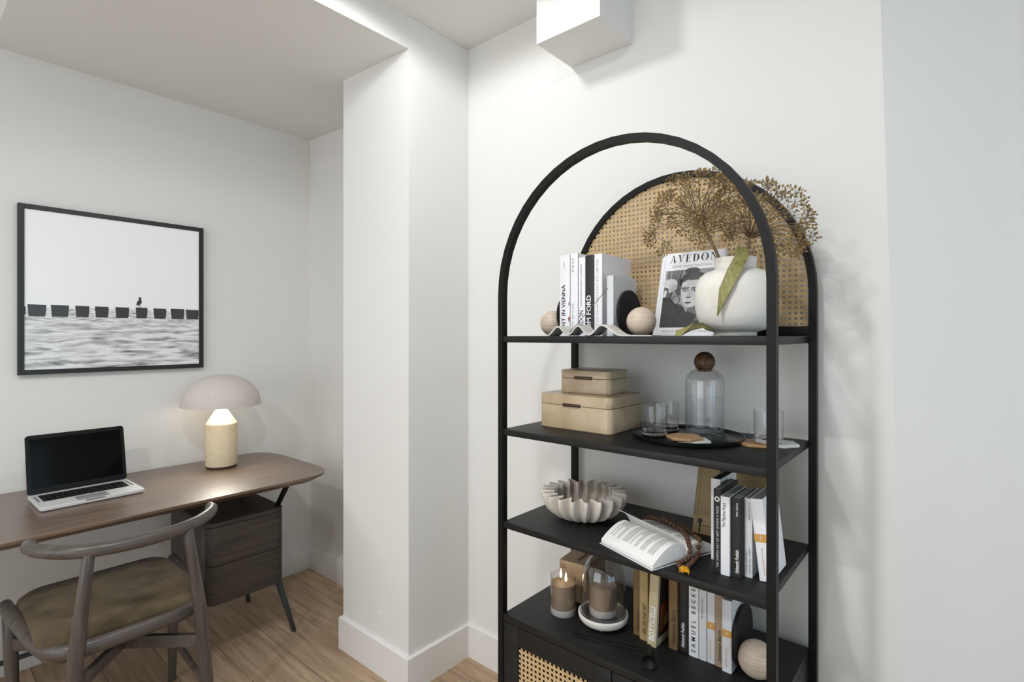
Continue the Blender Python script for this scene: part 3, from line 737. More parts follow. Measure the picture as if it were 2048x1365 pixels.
# ---------------------------------------------------------------- bookends: disc + ball
def bookend(label, xd, y, z, rd, rb, side, group, dx=0.0, dy=0.0, xdisc=None):
    """disc standing in the YZ plane at xd, ball against its outer side"""
    t = thing('bookend', label, 'bookend', (xd, y, z), group)
    A = frame_m((xd, y, z + rd), (0, 1, 0), (0, 0, 1))
    MB().lathe([(0, -.004), (rd - .001, -.004), (rd, -.003), (rd, .003), (rd - .001, .004), (0, .004)], DISC, seg=56, M=A).build('disc', t)
    MB().sphere((xd + side * (rb + .0035 + dx), y + dy, z + rb), rb, BALL, 36, 22).build('ball', t)
    return t
gb = 'bookends with a dark disc and a pale wooden ball'
bookend('dark disc and pale wooden ball bookend at the right end of the top shelf books', -0.7430, 1.395, Z1, .0665, .0400, 1, gb, dx=.0255, dy=-.062)
bookend('dark disc and pale wooden ball bookend, mostly hidden behind the leftmost white book', -0.9525, 1.395, Z1, .0665, .0400, -1, gb, dx=.0, dy=-.030)
bookend('dark disc and pale wooden ball bookend at the right end of the bottom row', -0.4365, 1.4250, Z4, .0740, .0440, 1, gb, dx=-.0035, dy=-.035)

# ---------------------------------------------------------------- wave incense holder
pr = [(-0.9230, .0022), (-0.8814, .0290), (-0.8487, .0062), (-0.8135, .0305), (-0.7804, .0058), (-0.7400, .0315), (-0.6790, .0038), (-0.5950, .0034)]
top = []
for (xa, za), (xb, zb_) in zip(pr[:-1], pr[1:]):
    for k in range(14):
        t_ = k / 14
        top.append(Vector((xa + (xb - xa) * t_, 0, za + (zb_ - za) * (0.5 - 0.5 * math.cos(PI * t_)))))
top.append(Vector((pr[-1][0], 0, pr[-1][1])))
wv = MB(); loops = []
for i, p in enumerate(top):
    q = top[min(i + 1, len(top) - 1)] - top[max(i - 1, 0)]; n = Vector((-q.z, 0, q.x)).normalized() * .0042
    lo = p - n; lo.z = max(lo.z, .0002)
    loops.append([(p.x, 1.232, Z1 + max(p.z, .0035)), (p.x, 1.285, Z1 + max(p.z, .0035)), (lo.x, 1.285, Z1 + lo.z), (lo.x, 1.232, Z1 + lo.z)])
wv.loft(loops, MARBLE)
o = wv.build('incense_holder', None, 50); recenter(o, (-0.76, 1.258, Z1))
tag(o, 'wavy white stone incense holder at the front of the top shelf', 'incense holder')
t = thing('incense_stick', 'thin brown incense stick rising diagonally from the wavy stone holder', 'incense stick', (-0.8545, 1.258, Z1 + .0115))
MB().tube([(-0.8520, 1.258, Z1 + .0165), (-0.733, 1.2575, 1.528)], .0009, STICK, 8).build('stick', t)
MB().tube([(-0.8575, 1.258, Z1 + .0115), (-0.8505, 1.258, Z1 + .0180)], .0015, INK, 8).build('tip', t)

# ---------------------------------------------------------------- vase with dried flowers
VC = (-0.4425, 1.385)
vp = [(0.0, .004), (.048, .002), (.0505, .0015), (.050, .010), (.056, .0125), (.070, .0165), (.084, .030), (.0925, .052), (.0965, .080), (.0968, .105), (.0945, .128), (.086, .149), (.072, .1605), (.054, .1675), (.0495, .170), (.0488, .176), (.0495, .186), (.0515, .1955), (.0500, .1968), (.0475, .1955), (.045, .182), (.045, .168), (.060, .158), (.082, .140), (.0905, .105), (.086, .055), (.060, .022), (0, .018)]
o = MB().lathe(vp, STONE, (VC[0], VC[1], Z1), 72).build('vase', None, 60); recenter(o, (VC[0], VC[1], Z1))
tag(o, 'round white stoneware vase with a short neck on the top shelf', 'vase')
random.seed(4)
def umbel(label, base, hub, axis, rad, nray, spread, seed):
    rnd = random.Random(seed)
    t = thing('dried_flower', label, 'dried flower', base, 'dried flower heads in the white vase')
    base = Vector(base); hub = Vector(hub); axis = Vector(axis).normalized()
    mid = (base + hub) / 2 + Vector((0.006, -.004, 0))
    MB().tube(spline([base, mid, hub], 6), [.0048] * 7 + [.0042] * 6, STEM, 8).build('stem', t)
    ax = Vector((0, 0, 1)).cross(axis)
    q = Vector((0, 0, 1)).rotation_difference(axis)
    rays = MB(); seeds = MB()
    for i in range(nray):
        c = 1 - (1 - math.cos(R(spread))) * (i + .5) / nray
        th = math.acos(c); ph = i * 2.39996 + rnd.uniform(-.25, .25)
        d = q @ Vector((math.sin(th) * math.cos(ph), math.sin(th) * math.sin(ph), math.cos(th)))
        L_ = rad * rnd.uniform(.80, 1.0)
        end = hub + d * L_ + Vector((0, 0, -.012 * th))
        if end.y > 1.592: end.y = 1.592 - rnd.uniform(0, .01)
        if end.z < hub.z - .045 and (end.x > hub.x - .06 or rad > .14): continue
        if end.z < 1.665 and -.63 < end.x < -.52: continue
        m1 = hub + d * L_ * .5 + axis * .012
        pts = spline([hub, m1, end], 3)
        rays.tube(pts, [.0009, .0009, .0008, .0008, .0007, .0007, .0006], STEM, 4, cap=False)
        dd = (end - m1).normalized()
        qq = Vector((0, 0, 1)).rotation_difference(dd)
        nk_ = rnd.randint(13, 18)
        for k in range(nk_):
            c2 = 1 - 0.75 * (k + .5) / nk_; t2 = math.acos(c2); p2 = k * 2.39996 + i
            e = qq @ Vector((math.sin(t2) * math.cos(p2), math.sin(t2) * math.sin(p2), math.cos(t2)))
            tip = end + e * rnd.uniform(.015, .024)
            if tip.y > 1.600: tip.y = 1.600
            rays.tube([end, tip], .00036, STEM, 3, cap=False)
            # flattened seed
            a = Vector((rnd.uniform(-1, 1), rnd.uniform(-1, 1), rnd.uniform(-1, 1))).normalized(); b_ = e.cross(a).normalized(); a = b_.cross(e)
            s1, s2, s3 = rnd.uniform(.0040, .0060), rnd.uniform(.0030, .0044), .0019
            v = [tip + e * s1, tip - e * s1 * .6, tip + b_ * s2, tip - b_ * s2, tip + a * s3, tip - a * s3]
            seeds.add(v, [[0, 2, 4], [0, 4, 3], [0, 3, 5], [0, 5, 2], [1, 4, 2], [1, 3, 4], [1, 5, 3], [1, 2, 5]], SEED, smooth=False)
    rays.build('flower_rays', t); seeds.build('seed_heads', t)
    return t
umbel('left brown dried umbel flower head, above the portrait book', (-0.448, 1.390, Z1 + .10), (-0.5234, 1.380, 1.691), (-.5, -.10, .80), .136, 80, 103, 3)
umbel('right brown dried umbel flower head, reaching past the arch frame', (-0.436, 1.390, Z1 + .10), (-0.4117, 1.395, 1.6443), (.55, -.06, .60), .141, 80, 106, 8)
# strap leaves
def strip(label, pts, mat_, loc, th=.0012):
    mb = MB(); loops = []
    for a, b_ in pts:
        a = Vector(a); b_ = Vector(b_)
        n = Vector((0, th, 0)); m1 = (a + b_) / 2 + Vector((0, .004, 0))
        loops.append([a, m1, b_, b_ + n, m1 + n, a + n])
    mb.loft(loops, mat_)
    o = mb.build('dried_leaf', None, 60); recenter(o, loc)
    return tag(o, label, 'leaf', 'dried strap leaves')
strip('long olive strap leaf hanging over the front of the white vase', [((-0.4260, 1.352, 1.6210), (-0.3990, 1.352, 1.6095)), ((-0.4255, 1.330, 1.5930), (-0.3935, 1.330, 1.5870)), ((-0.4334, 1.302, 1.5592), (-0.3990, 1.302, 1.5560)), ((-0.4466, 1.282, 1.5107), (-0.4130, 1.282, 1.5170)), ((-0.4475, 1.277, 1.4782), (-0.4290, 1.277, 1.4850)), ((-0.4490, 1.275, 1.4450), (-0.4480, 1.275, 1.4460))], LEAF, (-0.41, 1.352, 1.55))
strip('curled olive leaf lying on the top shelf in front of the portrait book', [((-0.5455, 1.262, Z1 + .0150), (-0.5390, 1.240, Z1 + .0008)), ((-0.5310, 1.262, Z1 + .0185), (-0.5226, 1.240, Z1 + .0010)), ((-0.5127, 1.260, Z1 + .0250), (-0.5065, 1.241, Z1 + .0170)), ((-0.4960, 1.255, Z1 + .0345), (-0.4943, 1.252, Z1 + .0335))], LEAF, (-0.53, 1.245, Z1))
strip('dark olive leaf lying under the vase belly beside the portrait book', [((-0.532, 1.262, Z1 + .0010), (-0.536, 1.274, Z1 + .0120)), ((-0.510, 1.268, Z1 + .014), (-0.512, 1.275, Z1 + .028)), ((-0.484, 1.275, Z1 + .020), (-0.485, 1.279, Z1 + .033)), ((-0.458, 1.283, Z1 + .0150), (-0.456, 1.284, Z1 + .0160))], LEAFD, (-0.51, 1.265, Z1))

# ---------------------------------------------------------------- second shelf
def trinket(label, x0, x1, ya, yb, z, h, lid, ang, hx, hw):
    c = ((x0 + x1) / 2, (ya + yb) / 2); w_, d_ = x1 - x0, yb - ya
    t = thing('storage_box', label, 'box', (c[0], c[1], z), 'stacked beige storage boxes')
    M = Matrix.Translation((c[0], c[1], z)) @ Matrix.Rotation(R(ang), 4, 'Z')
    zs = h - lid
    def rb(z0, z1, dz=.002, top=.004):
        L_ = [rrect(0, 0, w_ - 2 * dz, d_ - 2 * dz, .018, z0), rrect(0, 0, w_, d_, .020, z0 + dz)]
        L_ += [rrect(0, 0, w_, d_, .020, z1 - top), rrect(0, 0, w_ - top * .6, d_ - top * .6, .019, z1 - top * .3), rrect(0, 0, w_ - top * 2, d_ - top * 2, .018, z1)]
        return L_
    MB().loft(rb(0, zs - .0006, .002, .001), BURL, True, M).build('box_body', t)
    MB().loft(rb(zs + .0006, h, .001, .004), BURL, True, M).build('lid', t)
    MB().box((-w_ / 2 + hx, -d_ / 2 - .006, zs - .0025), (-w_ / 2 + hx + hw, -d_ / 2 + .001, zs + .0065), DARKW, .0025, M, 3).build('handle', t)
    return t
trinket('large beige burl box with dark handle, bottom of the stack on the second shelf', -1.0177, -0.7629, 1.3212, 1.5236, Z2, .1050, .0325, 0, .092, .062)
trinket('small beige burl box with dark handle, on top of the large beige box', -0.9815, -0.8065, 1.3780, 1.5180, Z2 + .1050, .0715, .0255, 4, .056, .060)

TC = (-0.5850, 1.4290)
tr = MB().lathe([(0, 0), (.138, 0), (.1435, .0015), (.1460, .006), (.1465, .0135), (.1450, .0142), (.1435, .0135), (.1425, .0065), (.139, .004), (0, .004)], TRAY, (TC[0], TC[1], Z2), 80).build('serving_tray', None, 50)
recenter(tr, (TC[0], TC[1], Z2)); tag(tr, 'round black tray holding carafe and glasses on the second shelf', 'tray')
zt = Z2 + .0042
# carafe
ca = thing('carafe', 'clear glass carafe with wooden ball stopper on the black tray', 'carafe', (-0.5630, 1.500, zt))
cc = (-0.5630, 1.500, zt)
MB().lathe([(0, .0), (.050, .0), (.0525, .003), (.0528, .120), (.0526, .150), (.048, .166), (.036, .178), (.0255, .185), (.0238, .192), (.0222, .192), (.024, .184), (.035, .1762), (.0465, .1645), (.0506, .150), (.0508, .010), (.047, .008), (0, .008)], GLASS, cc, 56).build('glass_body', ca, 50)
MB().lathe([(0, .009), (.0465, .009), (.0502, .012), (.0502, .105), (0, .105)], WATER, cc, 48).build('water', ca, 50)
MB().sphere((cc[0], cc[1], cc[2] + .2045), .0288, WALNUT, 36, 24).lathe([(.0, .176), (.0195, .178), (.0195, .192)], WALNUT, cc, 28).build('ball_stopper', ca)
# tumblers
def tumbler(label, loc):
    t = thing('tumbler', label, 'glass', loc, 'clear glass tumblers')
    MB().lathe([(.0355, .014), (.036, .083), (.0348, .0838), (.0340, .083), (.0335, .016), (.030, .0125), (0, .0125)], GLASS, loc, 44).build('glass_wall', t, 50)
    MB().lathe([(0, .0005), (.026, .0), (.033, .002), (.0354, .0075), (.0355, .0138), (.0335, .0135), (.030, .0112), (.012, .0095), (0, .0105)], GLASSB, loc, 44).build('thick_base', t, 60)
    return t
tum = tumbler('clear glass tumbler at the front left of the black tray', (-0.6640, 1.394, zt))
copy_thing(tum, (-0.6725, 1.492, zt), 'clear glass tumbler behind another one on the black tray')
# hexagon coasters
def coaster(label, loc, m_, r, rot, th=.0075):
    pts = lambda s_, z: [(loc[0] + s_ * r * math.cos(R(rot + 60 * i)), loc[1] + s_ * r * math.sin(R(rot + 60 * i)), loc[2] + z) for i in range(6)]
    o = MB().loft([pts(.975, 0), pts(1, .0012), pts(1, th - .0012), pts(.975, th)], m_).build('coaster', None, 20); recenter(o, loc)
    return tag(o, label, 'coaster', 'hexagonal coasters')
coaster('white marble hexagon coaster lying on the black tray', (-0.5430, 1.362, zt), WMARBLE, .047, 8)
coaster('wooden hexagon coaster lying on top of the marble coaster on the tray', (-0.5615, 1.354, zt + .0078), COASTW, .047, 14)
coaster('white marble hexagon coaster to the right of the tray, half under a glass', (-0.3660, 1.4930, Z2), WMARBLE, .047, 0)
coaster('wooden hexagon coaster to the right of the tray, overlapping a marble one', (-0.4140, 1.4560, Z2 + .0002), COASTW, .047, 20, .0072)
copy_thing(tum, (-0.3860, 1.4680, Z2 + .0078), 'clear glass tumbler on coasters at the right end of the second shelf')

# ---------------------------------------------------------------- third shelf
# fluted bowl
BC = (-0.9030, 1.4010, Z3)
NL = 20
def flute(r, a, i):
    amp = BOWL[i][2]
    c = math.cos(NL * a)
    s_ = (abs(c) ** .8) * (1 if c > 0 else -1)
    return r + amp * s_
BOWL = [(0, .003, 0), (.045, .0, .002), (.066, .004, .004), (.090, .016, .008), (.106, .034, .0125), (.1135, .054, .0165), (.1150, .070, .019), (.1135, .082, .0205), (.1110, .0835, .0205), (.1085, .081, .0205), (.1095, .068, .019), (.1075, .054, .0165), (.099, .036, .0125), (.082, .020, .008), (.058, .011, .003), (0, .009, 0)]
o = MB().lathe([(r, z) for r, z, _ in BOWL], SHELLC, BC, 240, f=flute).build('fluted_bowl', None, 70); recenter(o, BC)
tag(o, 'pleated white clay bowl with wavy rim on the third shelf', 'bowl')

# open book
ob = thing('book', 'open paperback lying face up on the third shelf under the bead string', 'book', (-0.635, 1.32, Z3))
ga, gb_ = Vector((-0.7150, 1.3600, Z3)), Vector((-0.5300, 1.2930, Z3))
ux = (gb_ - ga).normalized(); uy = Vector((-ux.y, ux.x, 0)); Lb = (gb_ - ga).length
def bp(u, v, z): return ga + ux * u + uy * v + Vector((0, 0, z))
cvb = MB()
cvb.loft([[bp(0, -.118, .0002), bp(Lb, -.118, .0002), bp(Lb, -.118, .0014), bp(0, -.118, .0014)], [bp(0, -.004, .0006), bp(Lb, -.004, .0006), bp(Lb, -.004, .0018), bp(0, -.004, .0018)], [bp(0, .004, .0006), bp(Lb, .004, .0006), bp(Lb, .004, .0018), bp(0, .004, .0018)], [bp(0, .116, .0002), bp(Lb, .116, .0002), bp(Lb, .116, .0014), bp(0, .116, .0014)]], GREYC)
cvb.build('cover', ob)
def prof(side, k):
    # height profile across one page stack, v from the gutter outwards
    if side < 0:
        pts = [(0, .012), (.006, .030), (.022, .046), (.045, .049), (.070, .041), (.095, .026), (.113, .012)]
    else:
        pts = [(0, .012), (.005, .024), (.020, .036), (.045, .037), (.075, .030), (.100, .020), (.113, .013)]
    return [(v, .002 + (z - .002) * k) for v, z in pts]
for side in (-1, 1):
    tp = spline([(v, z, 0) for v, z in prof(side, 1)], 5); loops = []
    for p in tp:
        zb_ = .0020 + (p.y * .10 if side < 0 else p.y * .15)
        loops.append([bp(.002, side * p.x, zb_), bp(Lb - .002, side * p.x, zb_), bp(Lb - .002, side * p.x, p.y), bp(.002, side * p.x, p.y)])
    pg = MB().loft(loops, PAPER)
    # printed paragraphs: thin grey strips that follow the page
    rnd = random.Random(side + 5)
    nl = 30
    for i in range(nl):
        u = .018 + i * (Lb - .036) / nl
        if i in (7, 8, 13, 19, 20, 25): continue
        v0 = .022; v1 = .098 if rnd.random() > .2 else .06
        seg = [p for p in tp if v0 <= p.x <= v1]
        for a, c in zip(seg[:-1], seg[1:]):
            pg.add([bp(u, side * a.x, a.y + .0004), bp(u + .0016, side * a.x, a.y + .0004), bp(u + .0016, side * c.x, c.y + .0004), bp(u, side * c.x, c.y + .0004)], [[0, 1, 2, 3]], GREYINK, smooth=False)
    pg.build('pages', ob, 50)
# one page lifting from the gutter
lp = spline([(0.0, .030, 0), (-.006, .048, 0), (-.018, .064, 0), (-.036, .072, 0)], 5); loops = []
for p in lp:
    u0 = -.004 - (p.y - .03) * .35
    loops.append([bp(u0, p.x, p.y), bp(Lb - .004 - (p.y - .03) * .6, p.x, p.y * .92), bp(Lb - .004 - (p.y - .03) * .6, p.x + .0006, p.y * .92 + .0004), bp(u0, p.x + .0006, p.y + .0004)])
MB().loft(loops, PAPER).build('lifted_page', ob, 50)

# bead string
beads = [(-0.726, 1.4197, .8420), (-0.719, 1.4323, .8550), (-0.7029, 1.4341, .8680), (-0.6775, 1.4176, .8780), (-0.6528, 1.3977, .8840), (-0.6374, 1.3931, .8860), (-0.6197, 1.3937, .8860), (-0.6051, 1.3936, .8840), (-0.587, 1.3884, .882), (-0.5733, 1.3854, .880), (-0.5615, 1.383, .876), (-0.551, 1.3797, .872), (-0.5372, 1.3677, .868), (-0.5255, 1.3547, .866), (-0.5173, 1.3412, .862), (-0.5149, 1.3348, .856), (-0.5133, 1.3252, .848), (-0.5127, 1.3089, .842), (-0.5108, 1.2791, .8410), (-0.5104, 1.2503, .8410), (-0.5080, 1.2300, .8405), (-0.5200, 1.2290, .8405), (-0.5250, 1.2380, .8410), (-0.5330, 1.2510, .8410), (-0.5275, 1.2720, .8430), (-0.5215, 1.2870, .850), (-0.5260, 1.3010, .862), (-0.5361, 1.3152, .866), (-0.5441, 1.3311, .871), (-0.5538, 1.3439, .876), (-0.5647, 1.3574, .880), (-0.578, 1.3671, .883), (-0.5917, 1.3698, .885), (-0.605, 1.3751, .888), (-0.618, 1.3791, .890), (-0.6344, 1.3865, .892)]
pb = thing('prayer_beads', 'brown wooden bead string with a yellow tassel draped over the open book', 'bead string', (-0.55, 1.32, Z3))
path = spline(beads, 12)
def page_top(p):
    u = (p - ga).dot(ux); v = (p - ga).dot(uy)
    if u < -.004 or u > Lb + .004 or abs(v) > .117: return 0
    q = prof(-1 if v < 0 else 1, 1); v = abs(v)
    for (a, za), (c, zc) in zip(q[:-1], q[1:]):
        if a <= v <= c: return za + (zc - za) * (v - a) / (c - a)
    return .013
path = [Vector((p.x, p.y, max(p.z, Z3 + page_top(p) + .0066, Z3 + .0066))) for p in path]
for _ in range(3):
    path = [path[0]] + [Vector((b_.x, b_.y, max(b_.z, (a.z + b_.z + c.z) / 3))) for a, b_, c in zip(path[:-2], path[1:-1], path[2:])] + [path[-1]]
MB().tube(path[::3] + [path[-1]], .0011, CORD, 6).build('cord', pb)
acc = 0; last = path[0]; nb_ = 0
bead0 = None
for i, p in enumerate(path):
    if i > 0: acc += (p - last).length
    last = p
    if i == 0 or acc >= .0126:
        acc = 0
        near_knot = (p - Vector((-0.514, 1.2295, .8405))).length < .010
        if near_knot: continue
        if bead0 is None:
            mb = MB(); mb.sphere((0, 0, 0), .0064, BEAD, 14, 10)
            bead0 = mb.build('bead'); bead0.parent = pb; b_ = bead0
        else:
            b_ = bead0.copy(); COL.objects.link(b_); b_.parent = pb
        b_.location = p - WL[pb]; b_.rotation_euler = (i * .7, i * 1.3, 0)
ts = MB(); rnd = random.Random(2); k0 = Vector((-0.5060, 1.2195, .8415))
for i in range(46):
    a = rnd.uniform(0, 2 * PI); r_ = rnd.uniform(.006, .0135); up = rnd.uniform(.0, .008)
    e = k0 + Vector((math.cos(a) * r_, math.sin(a) * r_, up - .0045))
    m1 = k0 + Vector((math.cos(a) * r_ * .5, math.sin(a) * r_ * .5, up + .003))
    ts.tube(spline([k0, m1, e], 3), .0006, YELLOW, 4, cap=False)
ts.sphere(k0, .0038, YELLOW, 12, 8)
ts.build('tassel', pb)

# ---------------------------------------------------------------- bottom shelf
kb = MB()
M = Matrix.Translation((-0.9550, 1.4750, Z4)) @ Matrix.Rotation(R(6), 4, 'Z')
kb.box((-.048, -.070, 0), (.048, .070, .1225), KRAFT, .0012, M, 1)
for k, ln in enumerate((.018, .022)):
    kb.box((-.045, -.0704, .106 - .008 * k), (-.045 + ln, -.0695, .109 - .008 * k), KRAFTINK, 0, M)
kb.box((.002, -.045, .1222), (.014, .03, .1228), KRAFTINK, 0, M)
o = kb.build('cardboard_box'); recenter(o, (-0.955, 1.475, Z4)); tag(o, 'brown cardboard box standing behind the lit candle', 'box')
def candle(label, loc, r, h, lit, group):
    t = thing('candle', label, 'candle', loc, group)
    MB().lathe([(r, .021), (r, h), (r - .0008, h + .0006), (r - .0016, h), (r - .0016, .022), (0, .0215)], SMOKE, loc, 48).build('glass_jar', t, 50)
    MB().lathe([(0, .0), (r * .96, .0), (r, .002), (r, .0205), (0, .0205)], CANDB, loc, 48).build('glass_base', t, 50)
    MB().lathe([(0, .0218), (r - .0018, .0218), (r - .0018, h * .80), (r - .004, h * .795), (0, h * .79)], WAX, loc, 48).build('wax', t, 50)
    for s_ in (-1, 1):
        wx, wy = loc[0] + s_ * .0135, loc[1] - s_ * .006
        MB().tube([(wx, wy, loc[2] + h * .79), (wx + .0005, wy, loc[2] + h * .79 + .012)], .0008, WICK, 6).build('wick', t)
        if lit:
            MB().lathe([(0, 0), (.0022, .003), (.0034, .009), (.0030, .016), (.0016, .024), (0, .030)], FLAME, (wx, wy, loc[2] + h * .79 + .008), 16).build('flame', t, 70)
    return t
gc = 'taupe candles in glass jars'
candle('lit two-wick taupe candle in a glass jar, standing open', (-0.9330, 1.3330, Z4), .0395, .1130, True, gc)
light('candle_flame_light', 'POINT', (-0.9330, 1.3330, Z4 + .115), 0.02, (1, .78, .52), shadow_soft_size=.008)
CC = (-0.8070, 1.3560)
cb = thing('glass_cloche', 'clear glass cloche on a round white base, covering the unlit candle', 'cloche', (CC[0], CC[1], Z4))
MB().lathe([(0, .004), (.030, .003), (.050, .006), (.064, .012), (.0705, .020), (.0728, .030), (.0728, .0345), (.0705, .0360), (.0675, .0350), (.0665, .0315), (0, .0315)], STONE, (CC[0], CC[1], Z4), 64).build('base', cb, 60)
MB().lathe([(0, .0316), (.0645, .0316), (.0645, .0328), (0, .0328)], BLACKC, (CC[0], CC[1], Z4), 56).build('felt_pad', cb, 50)
for k in range(3):
    MB().sphere((CC[0] + .045 * math.cos(2.1 * k + .4 - PI / 2), CC[1] + .045 * math.sin(2.1 * k + .4 - PI / 2), Z4 + .0045), .0045, STONE, 12, 8).build('foot', cb)
dm = [(.0655, .0330), (.0652, .090), (.0640, .125)] + [(.0640 * math.cos(R(a)), .125 + .083 * math.sin(R(a))) for a in range(8, 90, 8)] + [(0, .208)]
dm += [(0, .2062)] + [(.0622 * math.cos(R(a)), .125 + .0812 * math.sin(R(a))) for a in range(82, 6, -8)] + [(.0622, .125), (.0636, .090), (.0640, .0330)]
MB().lathe(dm, DOME, (CC[0], CC[1], Z4), 64).build('glass_dome', cb, 70)
candle('unlit taupe candle in a glass jar, under the glass cloche', (CC[0] + .001, CC[1] - .002, Z4 + .0329), .0395, .1030, False, gc)
# candle snuffer
sn = thing('candle_snuffer', 'black metal candle snuffer lying in front of the bottom row of books', 'candle snuffer', (-0.73, 1.29, Z4))
zz = Z4 + .0022
MB().tube(spline([(-0.6470, 1.2980, zz + .006), (-0.70, 1.2840, zz + .003), (-0.8300, 1.2475, zz), (-0.8395, 1.2500, zz), (-0.8370, 1.2590, zz), (-0.8290, 1.2650, zz), (-0.70, 1.3010, zz + .003), (-0.6480, 1.3140, zz + .006)], 6), .0016, BLACKM, 8).build('handle', sn)
MB().tube([(-0.6495, 1.2965, zz + .006), (-0.6440, 1.3010, zz + .008), (-0.6440, 1.3110, zz + .008), (-0.6490, 1.3155, zz + .006)], .0021, BLACKM, 8).build('collar', sn)
A = frame_m((-0.6360, 1.3000, Z4 + .0205), (.90, .44, 0), (0, 0, 1))
MB().lathe([(0, -.004), (.0075, -.002), (.0105, .006), (.0130, .022), (.0155, .044), (.0180, .068), (.0165, .0675), (.0130, .0600), (0, .0560)], BLACKM, seg=32, M=A).build('bell', sn, 60)

# ---------------------------------------------------------------- picture over the desk
px_, py0, py1, pz0, pz1 = DW, 0.340, 1.043, 1.2335, 1.9490
pf = thing('framed_picture', 'framed black and white sea print with a bird on a post, hung above the desk', 'picture', (DW, (py0 + py1) / 2, pz0))
fw, fd = .0205, .030
fm = MB()
xf = DW + fd
for lo, hi in (((DW + .004, py0, pz0), (xf, py0 + fw, pz1)), ((DW + .004, py1 - fw, pz0), (xf, py1, pz1)), ((DW + .004, py0 + fw, pz0), (xf, py1 - fw, pz0 + fw)), ((DW + .004, py0 + fw, pz1 - fw), (xf, py1 - fw, pz1))):
    fm.box(lo, hi, PFRAME, .0008, None, 1)
fm.build('frame', pf)
xs = xf - .004
pr_ = MB()
ya, yb, za, zb2 = py0 + fw, py1 - fw, pz0 + fw, pz1 - fw
zh = 1.5195
pr_.box((DW + .006, ya, za), (xs - .0004, yb, zb2), PRINTSKY)
def pp(pts, m_, l=1):
    pr_.poly([(xs + l * .0002, a, b_) for a, b_ in pts], m_)
for (a, b_, t_) in ((.3701, .4298, 1.5290), (.4445, .5051, 1.5294), (.5267, .5763, 1.5290), (.5960, .6467, 1.5290), (.6715, .7248, 1.5284), (.7502, .7975, 1.5300), (.8227, .8763, 1.5290), (.8957, .9560, 1.5300), (.9626, 1.0215, 1.5275)):
    pp([(a + .0035, 1.4795), (b_ - .0035, 1.4795), (b_ - .0005, 1.500), (b_, t_), (a, t_ + .0006)], PRINTDARK, 2)
pp([(ya, 1.487), (ya + .004, 1.487), (ya + .004, 1.5185), (ya, 1.5205)], PRINTDARK, 2)
bird = [(.7540, 1.5445), (.7560, 1.5385), (.7605, 1.5405), (.7680, 1.5440), (.7735, 1.5510), (.7750, 1.5585), (.7735, 1.5640), (.7722, 1.5680), (.7735, 1.5735), (.7722, 1.5780), (.7680, 1.5800), (.7635, 1.5785), (.7615, 1.5762), (.7545, 1.5770), (.7620, 1.5742), (.7640, 1.5715), (.7630, 1.5670), (.7585, 1.5620), (.7555, 1.5540)]
pp(bird, PRINTDARK, 2)
for lx in (.7640, .7690):
    pp([(lx, 1.530), (lx + .0010, 1.530), (lx + .0010, 1.545), (lx, 1.545)], PRINTDARK, 2)
pr_.build('print', pf)
sea = MB().add([(xs + .0001, ya, za), (xs + .0001, yb, za), (xs + .0001, yb, zh), (xs + .0001, ya, zh)], [[0, 1, 2, 3]], PRINTSEA, smooth=False)
sea.build('print_water', pf)

# ---------------------------------------------------------------- desk
DZ = .755
dk = thing('desk', 'dark oak desk with rounded top and two-drawer cabinet', 'desk', (-2.62, .5, 0))
def desk_outline(ins, z):
    pts = []
    x0, x1, yL, yR = -2.972 + ins, -2.262 - ins, -.62 + ins, 1.372 - ins
    def corner(cx, cy, rx, ry, a0):
        for i in range(11):
            a = R(a0 + 9 * i); c, s_ = math.cos(a), math.sin(a); e = 2 / 2.35
            pts.append(Vector((cx + rx * math.copysign(abs(c) ** e, c), cy + ry * math.copysign(abs(s_) ** e, s_), z)))
    corner(x1 - .20, yR - .14, .20, .14, 0)
    corner(x0 + .22, yR - .12, .22, .12, 90)
    corner(x0 + .22, yL + .12, .22, .12, 180)
    corner(x1 - .20, yL + .14, .20, .14, 270)
    return pts
MB().loft([desk_outline(.030, DZ - .030), desk_outline(.004, DZ - .012), desk_outline(.0, DZ - .010), desk_outline(.0, DZ - .0012), desk_outline(.0012, DZ)], DARKOAK).build('desk_top', dk, 30)
cx0, cx1, cy0, cy1, cz0, cz1 = -2.800, -2.350, .842, 1.162, .282, .622
cab = MB()
ccx, ccy = (cx0 + cx1) / 2, (cy0 + cy1) / 2
def cl_(ins, z, x1=cx1): return rrect((cx0 + x1) / 2, ccy, x1 - cx0 - 2 * ins, cy1 - cy0 - 2 * ins, .035, z, 8)
cab.loft([cl_(.002, cz1 - .018), cl_(0, cz1 - .016), cl_(0, cz1 - .001), cl_(.001, cz1)], CABOAK)
xs_ = cx1 - .038
cab.box((cx0, cy0 + .001, cz0 + .002), (xs_, cy1 - .001, cz1 - .018), CABSIDE, .002)
cb_ = cab.build('cabinet_body', dk, 30)
zm = (cz0 + cz1 - .020) / 2
for k, (z0, z1) in enumerate(((zm + .0015, cz1 - .020), (cz0, zm - .0015))):
    def fr_(ins, z):
        w_ = .110
        full = rrect(cx1 - w_ / 2, ccy, w_ - 2 * ins, cy1 - cy0 - 2 * ins, .035, z, 8)
        return [Vector((max(p.x, xs_ + .0008), p.y, p.z)) for p in full]
    MB().loft([fr_(.001, z0), fr_(0, z0 + .0015), fr_(0, z1 - .0015), fr_(.001, z1)], CABOAK).build('drawer_front', dk, 30)
def leg(name, pts, r, m_=SLATE):
    MB().tube(pts, r, m_, 14, flat=.75).build(name, dk, 40)
leg('leg', [(-2.395, 1.150, .285), (-2.4174, 1.2397, .0)], [.019, .0135])
leg('leg', [(-2.800, 1.150, .285), (-2.8673, 1.2217, .0)], [.019, .0135])
leg('leg', [(-2.395, -.52, .735), (-2.400, -.60, .0)], [.019, .0135])
